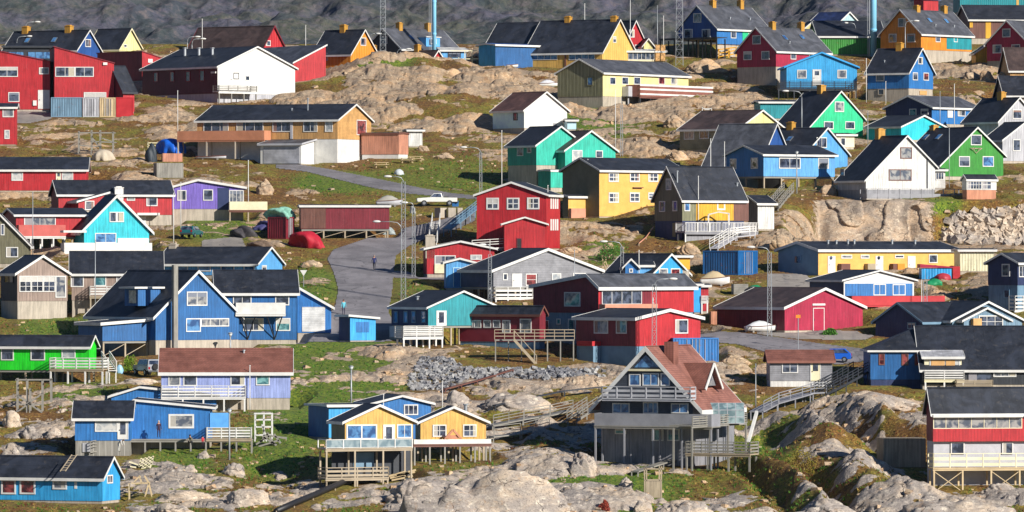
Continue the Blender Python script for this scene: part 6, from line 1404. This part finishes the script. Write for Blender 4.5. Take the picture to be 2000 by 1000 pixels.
# rubble
rr=random.Random(3)
def inpoly(x,y,poly):
    c=False
    for i in range(len(poly)):
        x0,y0=poly[i];x1,y1=poly[(i+1)%len(poly)]
        if (y0>y)!=(y1>y) and x<(x1-x0)*(y-y0)/(y1-y0)+x0: c=not c
    return c
smat=boulder_mat(); 
for nm,poly,cnt,(a,b),lab in RUBBLE:
    mb=MB(); xs=[p[0] for p in poly]; ys=[p[1] for p in poly]; k=0
    while k<cnt:
        x=rr.uniform(min(xs),max(xs)); y=rr.uniform(min(ys),max(ys))
        if not inpoly(x,y,poly): continue
        k+=1; iu=int(np.argmin(abs(us-x))); iv=int(np.argmin(abs(vs_-y))); c=Vector((X[iv,iu],Yf[iv,iu],Zf[iv,iu])); sz=rr.uniform(a,b)**1.0
        M=Matrix.Rotation(rr.uniform(0,6.3),3,'Z')@Matrix.Rotation(rr.uniform(-.8,.8),3,'X')@Matrix.Rotation(rr.uniform(-.8,.8),3,'Y')
        q=[Vector((sx*sz*rr.uniform(.5,1.15),sy*sz*rr.uniform(.5,1.1),sz_*sz*rr.uniform(.35,.8))) for sz_ in(-1,1) for sx,sy in((-1,-1),(1,-1),(1,1),(-1,1))]
        mb.add([c+Vector((0,0,sz*.3))+M@p for p in q],[(0,3,2,1),(4,5,6,7),(0,1,5,4),(1,2,6,5),(2,3,7,6),(3,0,4,7)])
    o=mb.build('rubble',boulder_mat(1) if nm=='stone_bank' else boulder_mat(2),label=lab); tag(o,None,'rubble',None,'stuff')
# loose stones and grass tufts scattered over the heath
nu,nv=len(us),len(vs_); ci=np.flatnonzero(((U>-60)&(U<2060)&(V>95)&(V<1030)&(road>6)&(K>.35)).reshape(-1)); rs=np.random.RandomState(5)
Xr,Yr,Zr,Rr_=X.reshape(-1),Yf.reshape(-1),Zf.reshape(-1),rockm.reshape(-1); gr_=grn.reshape(-1)
st=MB()
for i in rs.choice(ci,1500):
    c=Vector((Xr[i],Yr[i],Zr[i])); sz=rr.uniform(.1,.42)*rr.uniform(.4,1)+.04
    M=Matrix.Rotation(rr.uniform(0,6.3),3,'Z')@Matrix.Rotation(rr.uniform(-.5,.5),3,'X')
    q=[Vector((sx*sz*rr.uniform(.6,1.3),sy*sz*rr.uniform(.5,1.1),s2*sz*rr.uniform(.35,.6))) for s2 in(-1,1) for sx,sy in((-1,-1),(1,-1),(1,1),(-1,1))]
    st.add([c+M@p for p in q],[(0,3,2,1),(4,5,6,7),(0,1,5,4),(1,2,6,5),(2,3,7,6),(3,0,4,7)])
tag(st.build('loose_stones',smat,label='small loose stones scattered over the heath'),None,'stones',None,'stuff')
hi=ci[Rr_[ci]<.25]
for nm,cc,cnt,sel in (('dry_grass',(164,136,70),5200,lambda i:gr_[i]<.6),('heather',(112,62,30),4600,lambda i:gr_[i]<.5),('green_grass',(74,122,26),5200,lambda i:gr_[i]>.25)):
    g=MB(); k=0
    for i in rs.choice(hi,cnt*3):
        if k>=cnt: break
        if not sel(i): continue
        k+=1; c=Vector((Xr[i]+rr.uniform(-.2,.2),Yr[i]+rr.uniform(-.2,.2),Zr[i]-.03)); h_=rr.uniform(.12,.34)
        for _ in range(4):
            a=rr.uniform(0,6.3); d=Vector((math.cos(a),math.sin(a),0)); w_=Vector((-d.y,d.x,0))*rr.uniform(.03,.07); o=d*rr.uniform(0,.14)
            g.add([c+o-w_,c+o+w_,c+o+d*h_*.6+Vector((0,0,h_))],[(0,1,2)])
    tag(g.build(nm,plain(nm+'_blades',cc,.9,0,.4),norm=False,label={'dry_grass':'pale dry grass tufts dotted over the heath','heather':'rusty heather tufts dotted over the heath','green_grass':'green grass tufts growing on the lusher slopes'}[nm]),None,'grass',None,'stuff')
# ------------------------------------------------------------------ far hillside
hx=np.concatenate([np.linspace(-520,-160,60)[:-1],np.linspace(-160,160,760),np.linspace(160,560,60)[1:]]); t=np.concatenate([np.linspace(0,.25,420)[:-1],np.linspace(.25,1,80)])
HX,T=np.meshgrid(hx,t); HY=1500+T*750; hz=36+T*200
hz=hz+(fbm(HX/60,HY/60,3,201)-.5)*16*np.clip(T*6,.3,1)+(fbm(HX/14,HY/18,3,211)-.5)*9+(fbm(HX/4,HY/7,4,213)-.5)*2.6+(fbm(HX/1.4,HY/2.2,3,215)-.5)*.5
hrock=0*HX
def hill_mat():
    n=N('hill_tundra'); co=n.n('ShaderNodeNewGeometry').outputs['Position']
    a=n.noise(co,.06,4,.6); b=n.noise(co,.35,6,.75); e=n.noise(co,1.1,5,.85)
    k=n.mix(n.ramp(a,.35,.65),lin((84,82,98)),lin((80,82,70))); k=n.mix(n.math('MULTIPLY',n.ramp(n.noise(co,.03,3,.6,1),.5,.6),.7),k,lin((50,62,66))); k=n.mix(n.ramp(b,.5,.68),k,lin((104,96,98))); k=n.mix(n.math('MULTIPLY',n.ramp(e,.6,.72),.5),k,lin((160,150,146))); k=n.mix(n.math('MULTIPLY',n.ramp(b,.5,.38),.8),k,lin((46,56,62)))
    n.l(k,n.b.inputs['Base Color']); n.b.inputs['Roughness'].default_value=.95; n.bump(b,.8,1.2); return n.m
grid_obj('hill',HX,HY,hz,dict(rock=hrock),hill_mat())
# ------------------------------------------------------------------ boulders one can tell apart
for i,(l,x0,y0,x1,y1,dp) in enumerate((
 ('huge pale rock slab bulging below the right yellow cabin',760,900,1110,1020,.4),
 ('large grey rounded rock in the middle of the bottom edge',1262,970,1400,1022,.8),
 ('tall upright grey boulder left of the A-frame basement',1104,874,1178,932,.7),
 ('long pale boulder lit on top of the shaded gully',1628,757,1798,792,.5),
 ('domed rock with hollows left of the plank shed',1696,824,1808,856,.6),
 ('grey rock leaning over the dark gap at the bottom right',1720,965,2010,1022,.5),
 ('rock shelf with moss at the bottom right gully mouth',1540,965,1690,1014,.6),
 ('pale boulder left of the platform drying rack',1235,972,1278,1000,.8),
 ('sloping grey boulder beside the timber track',1202,925,1236,958,.8),
 ('low pale slab on the grass below the tall upright boulder',1088,936,1158,972,.6),
 ('grey boulder pair under the yellow cabins left end',745,925,880,985,.6),
 ('smooth rounded boulder below the post lamp deck',430,898,486,925,.7),
 ('flat pale slab left of the smooth rounded boulder',345,920,415,944,.5),
 ('wide flat rock slab at the lower left',300,952,432,978,.5),
 ('broad sunlit rock at the lower left centre',440,948,530,986,.6),
 ('flat sunlit rock at the bottom of the left hillside',290,976,390,1006,.5),
 ('striped round boulder left of the front blue house',84,828,124,854,.8),
 ('pale boulder below the timber trestle',40,826,78,850,.8),
 ('wedge of pale rock at the far left below the lime deck',0,795,42,828,.8),
 ('flat boulder near the left edge above the azure house',0,858,42,892,.8),
 ('small pale boulder above the striped boulder',108,794,136,806,.8),
 ('boulder on the grass right of the crouching person',383,876,410,893,.8),
 ('pair of pale cobbles below the front deck',355,903,386,920,.7),
 ('broad pale boulder at the right of the pipe bridge',925,762,1080,796,.5),
 ('rounded boulder on the slope right of the right yellow cabin',958,816,992,832,.7),
 ('big rounded rock beside the pipe above the yellow cabins',868,755,920,792,.7),
 ('long grey rock shelf beside the road junction',580,506,632,522,.5),
 ('pale stones heaped beside the violet bungalow terrace',500,347,536,376,.7),
 ('grey boulder left of the road cone bush',1080,480,1140,492,.6),
 ('rounded beige boulder below the red gabled top house',1912,136,1945,158,.8),
 ('pinkish boulder left of the brown flat house',1945,138,1972,158,.8),
 ('grey-beige boulder below the orange and teal house',1880,138,1912,154,.8),
 ('pale boulder at the bright cyan bungalow left foot',1335,112,1425,142,.6),
 ('low boulder right of the striped terrace',1290,222,1345,248,.6),
 ('pale rounded rock under the olive long house',1295,293,1350,312,.7),
 ('rounded rock under the royal blue house stilts',1598,358,1634,376,.7),
 ('blocky grey boulder at the foot of the cliff left end',1560,455,1592,478,.7),
 ('pale wedge boulder left of the cliff',1500,455,1558,488,.6),
 ('grey hump boulder in the shade of the golden house',1318,472,1372,494,.6),
 ('broad flat rock below the crimson garage street',1410,690,1475,712,.5),
 ('long low ledge below the blue container',1405,706,1470,728,.5),
 ('mossy pale rock at the right end of the cream deck',1910,938,1990,962,.6),
 ('pale rock ledge left of the road below the grey jeep',222,735,316,750,.6),
 ('grey boulder on the grass left of the tall flagpole',848,296,892,308,.6),
 ('low boulder left of the picnic outhouse',812,282,842,292,.6),
 ('rocky knoll left of the radio mast',690,112,760,146,.7),
 ('rounded ledge under the small red gable',800,128,930,165,.6))):
    boulder(l,x0,y0+(.12*(y1-y0) if y0>700 else 0),x1,y1,i+3,dp)
# ------------------------------------------------------------------ world, sun, camera
w=bpy.data.worlds.new('World'); scene.world=w; w.use_nodes=True; nt=w.node_tree
bg=nt.nodes['Background']; sky=nt.nodes.new('ShaderNodeTexSky'); sky.sky_type='NISHITA'; sky.sun_disc=False
SUN_AZ=47.0; SUN_EL=25.5   # degrees to the right of the camera's back, above the horizon
v=Vector((math.sin(math.radians(SUN_AZ)),-math.cos(math.radians(SUN_AZ)),math.tan(math.radians(SUN_EL)))).normalized()
sky.sun_elevation=math.radians(SUN_EL); sky.sun_rotation=math.atan2(v.x,v.y); sky.air_density=1.0; sky.dust_density=0.0; sky.ozone_density=8.0
nt.links.new(sky.outputs[0],bg.inputs[0]); bg.inputs[1].default_value=.05
L=bpy.data.lights.new('sun','SUN'); L.energy=5.0; L.angle=math.radians(.53); L.color=(1.0,.95,.86)
lo=bpy.data.objects.new('sun',L); col.objects.link(lo); lo.rotation_euler=(-v).to_track_quat('-Z','Y').to_euler(); lo.location=v*500
cam=bpy.data.cameras.new('camera'); cam.sensor_width=36; cam.lens=216; cam.clip_start=5; cam.clip_end=6000
co=bpy.data.objects.new('camera',cam); col.objects.link(co); co.rotation_euler=(PI/2,0,0); scene.camera=co
scene.view_settings.view_transform='Standard'; scene.view_settings.look='None'; scene.view_settings.gamma=1; scene.view_settings.exposure=0.36
scene.cycles.max_bounces=5

# bluish air over the slope: one closed box with the camera inside
hb=MB().box((-900,-60,-80),(900,2400,330)); hz_=hb.build('haze',None); hz_['kind']='stuff'; hz_['label']='thin blue haze hanging in the air over the whole slope'
hm=bpy.data.materials.new('air_haze'); hm.use_nodes=True; ht=hm.node_tree; ht.nodes.clear(); ho=ht.nodes.new('ShaderNodeOutputMaterial'); hv=ht.nodes.new('ShaderNodeVolumePrincipled')
hv.inputs['Color'].default_value=(.55,.72,1,1); hv.inputs['Density'].default_value=.000012; hv.inputs['Anisotropy'].default_value=0; ht.links.new(hv.outputs[0],ho.inputs['Volume']); hz_.data.materials.append(hm)
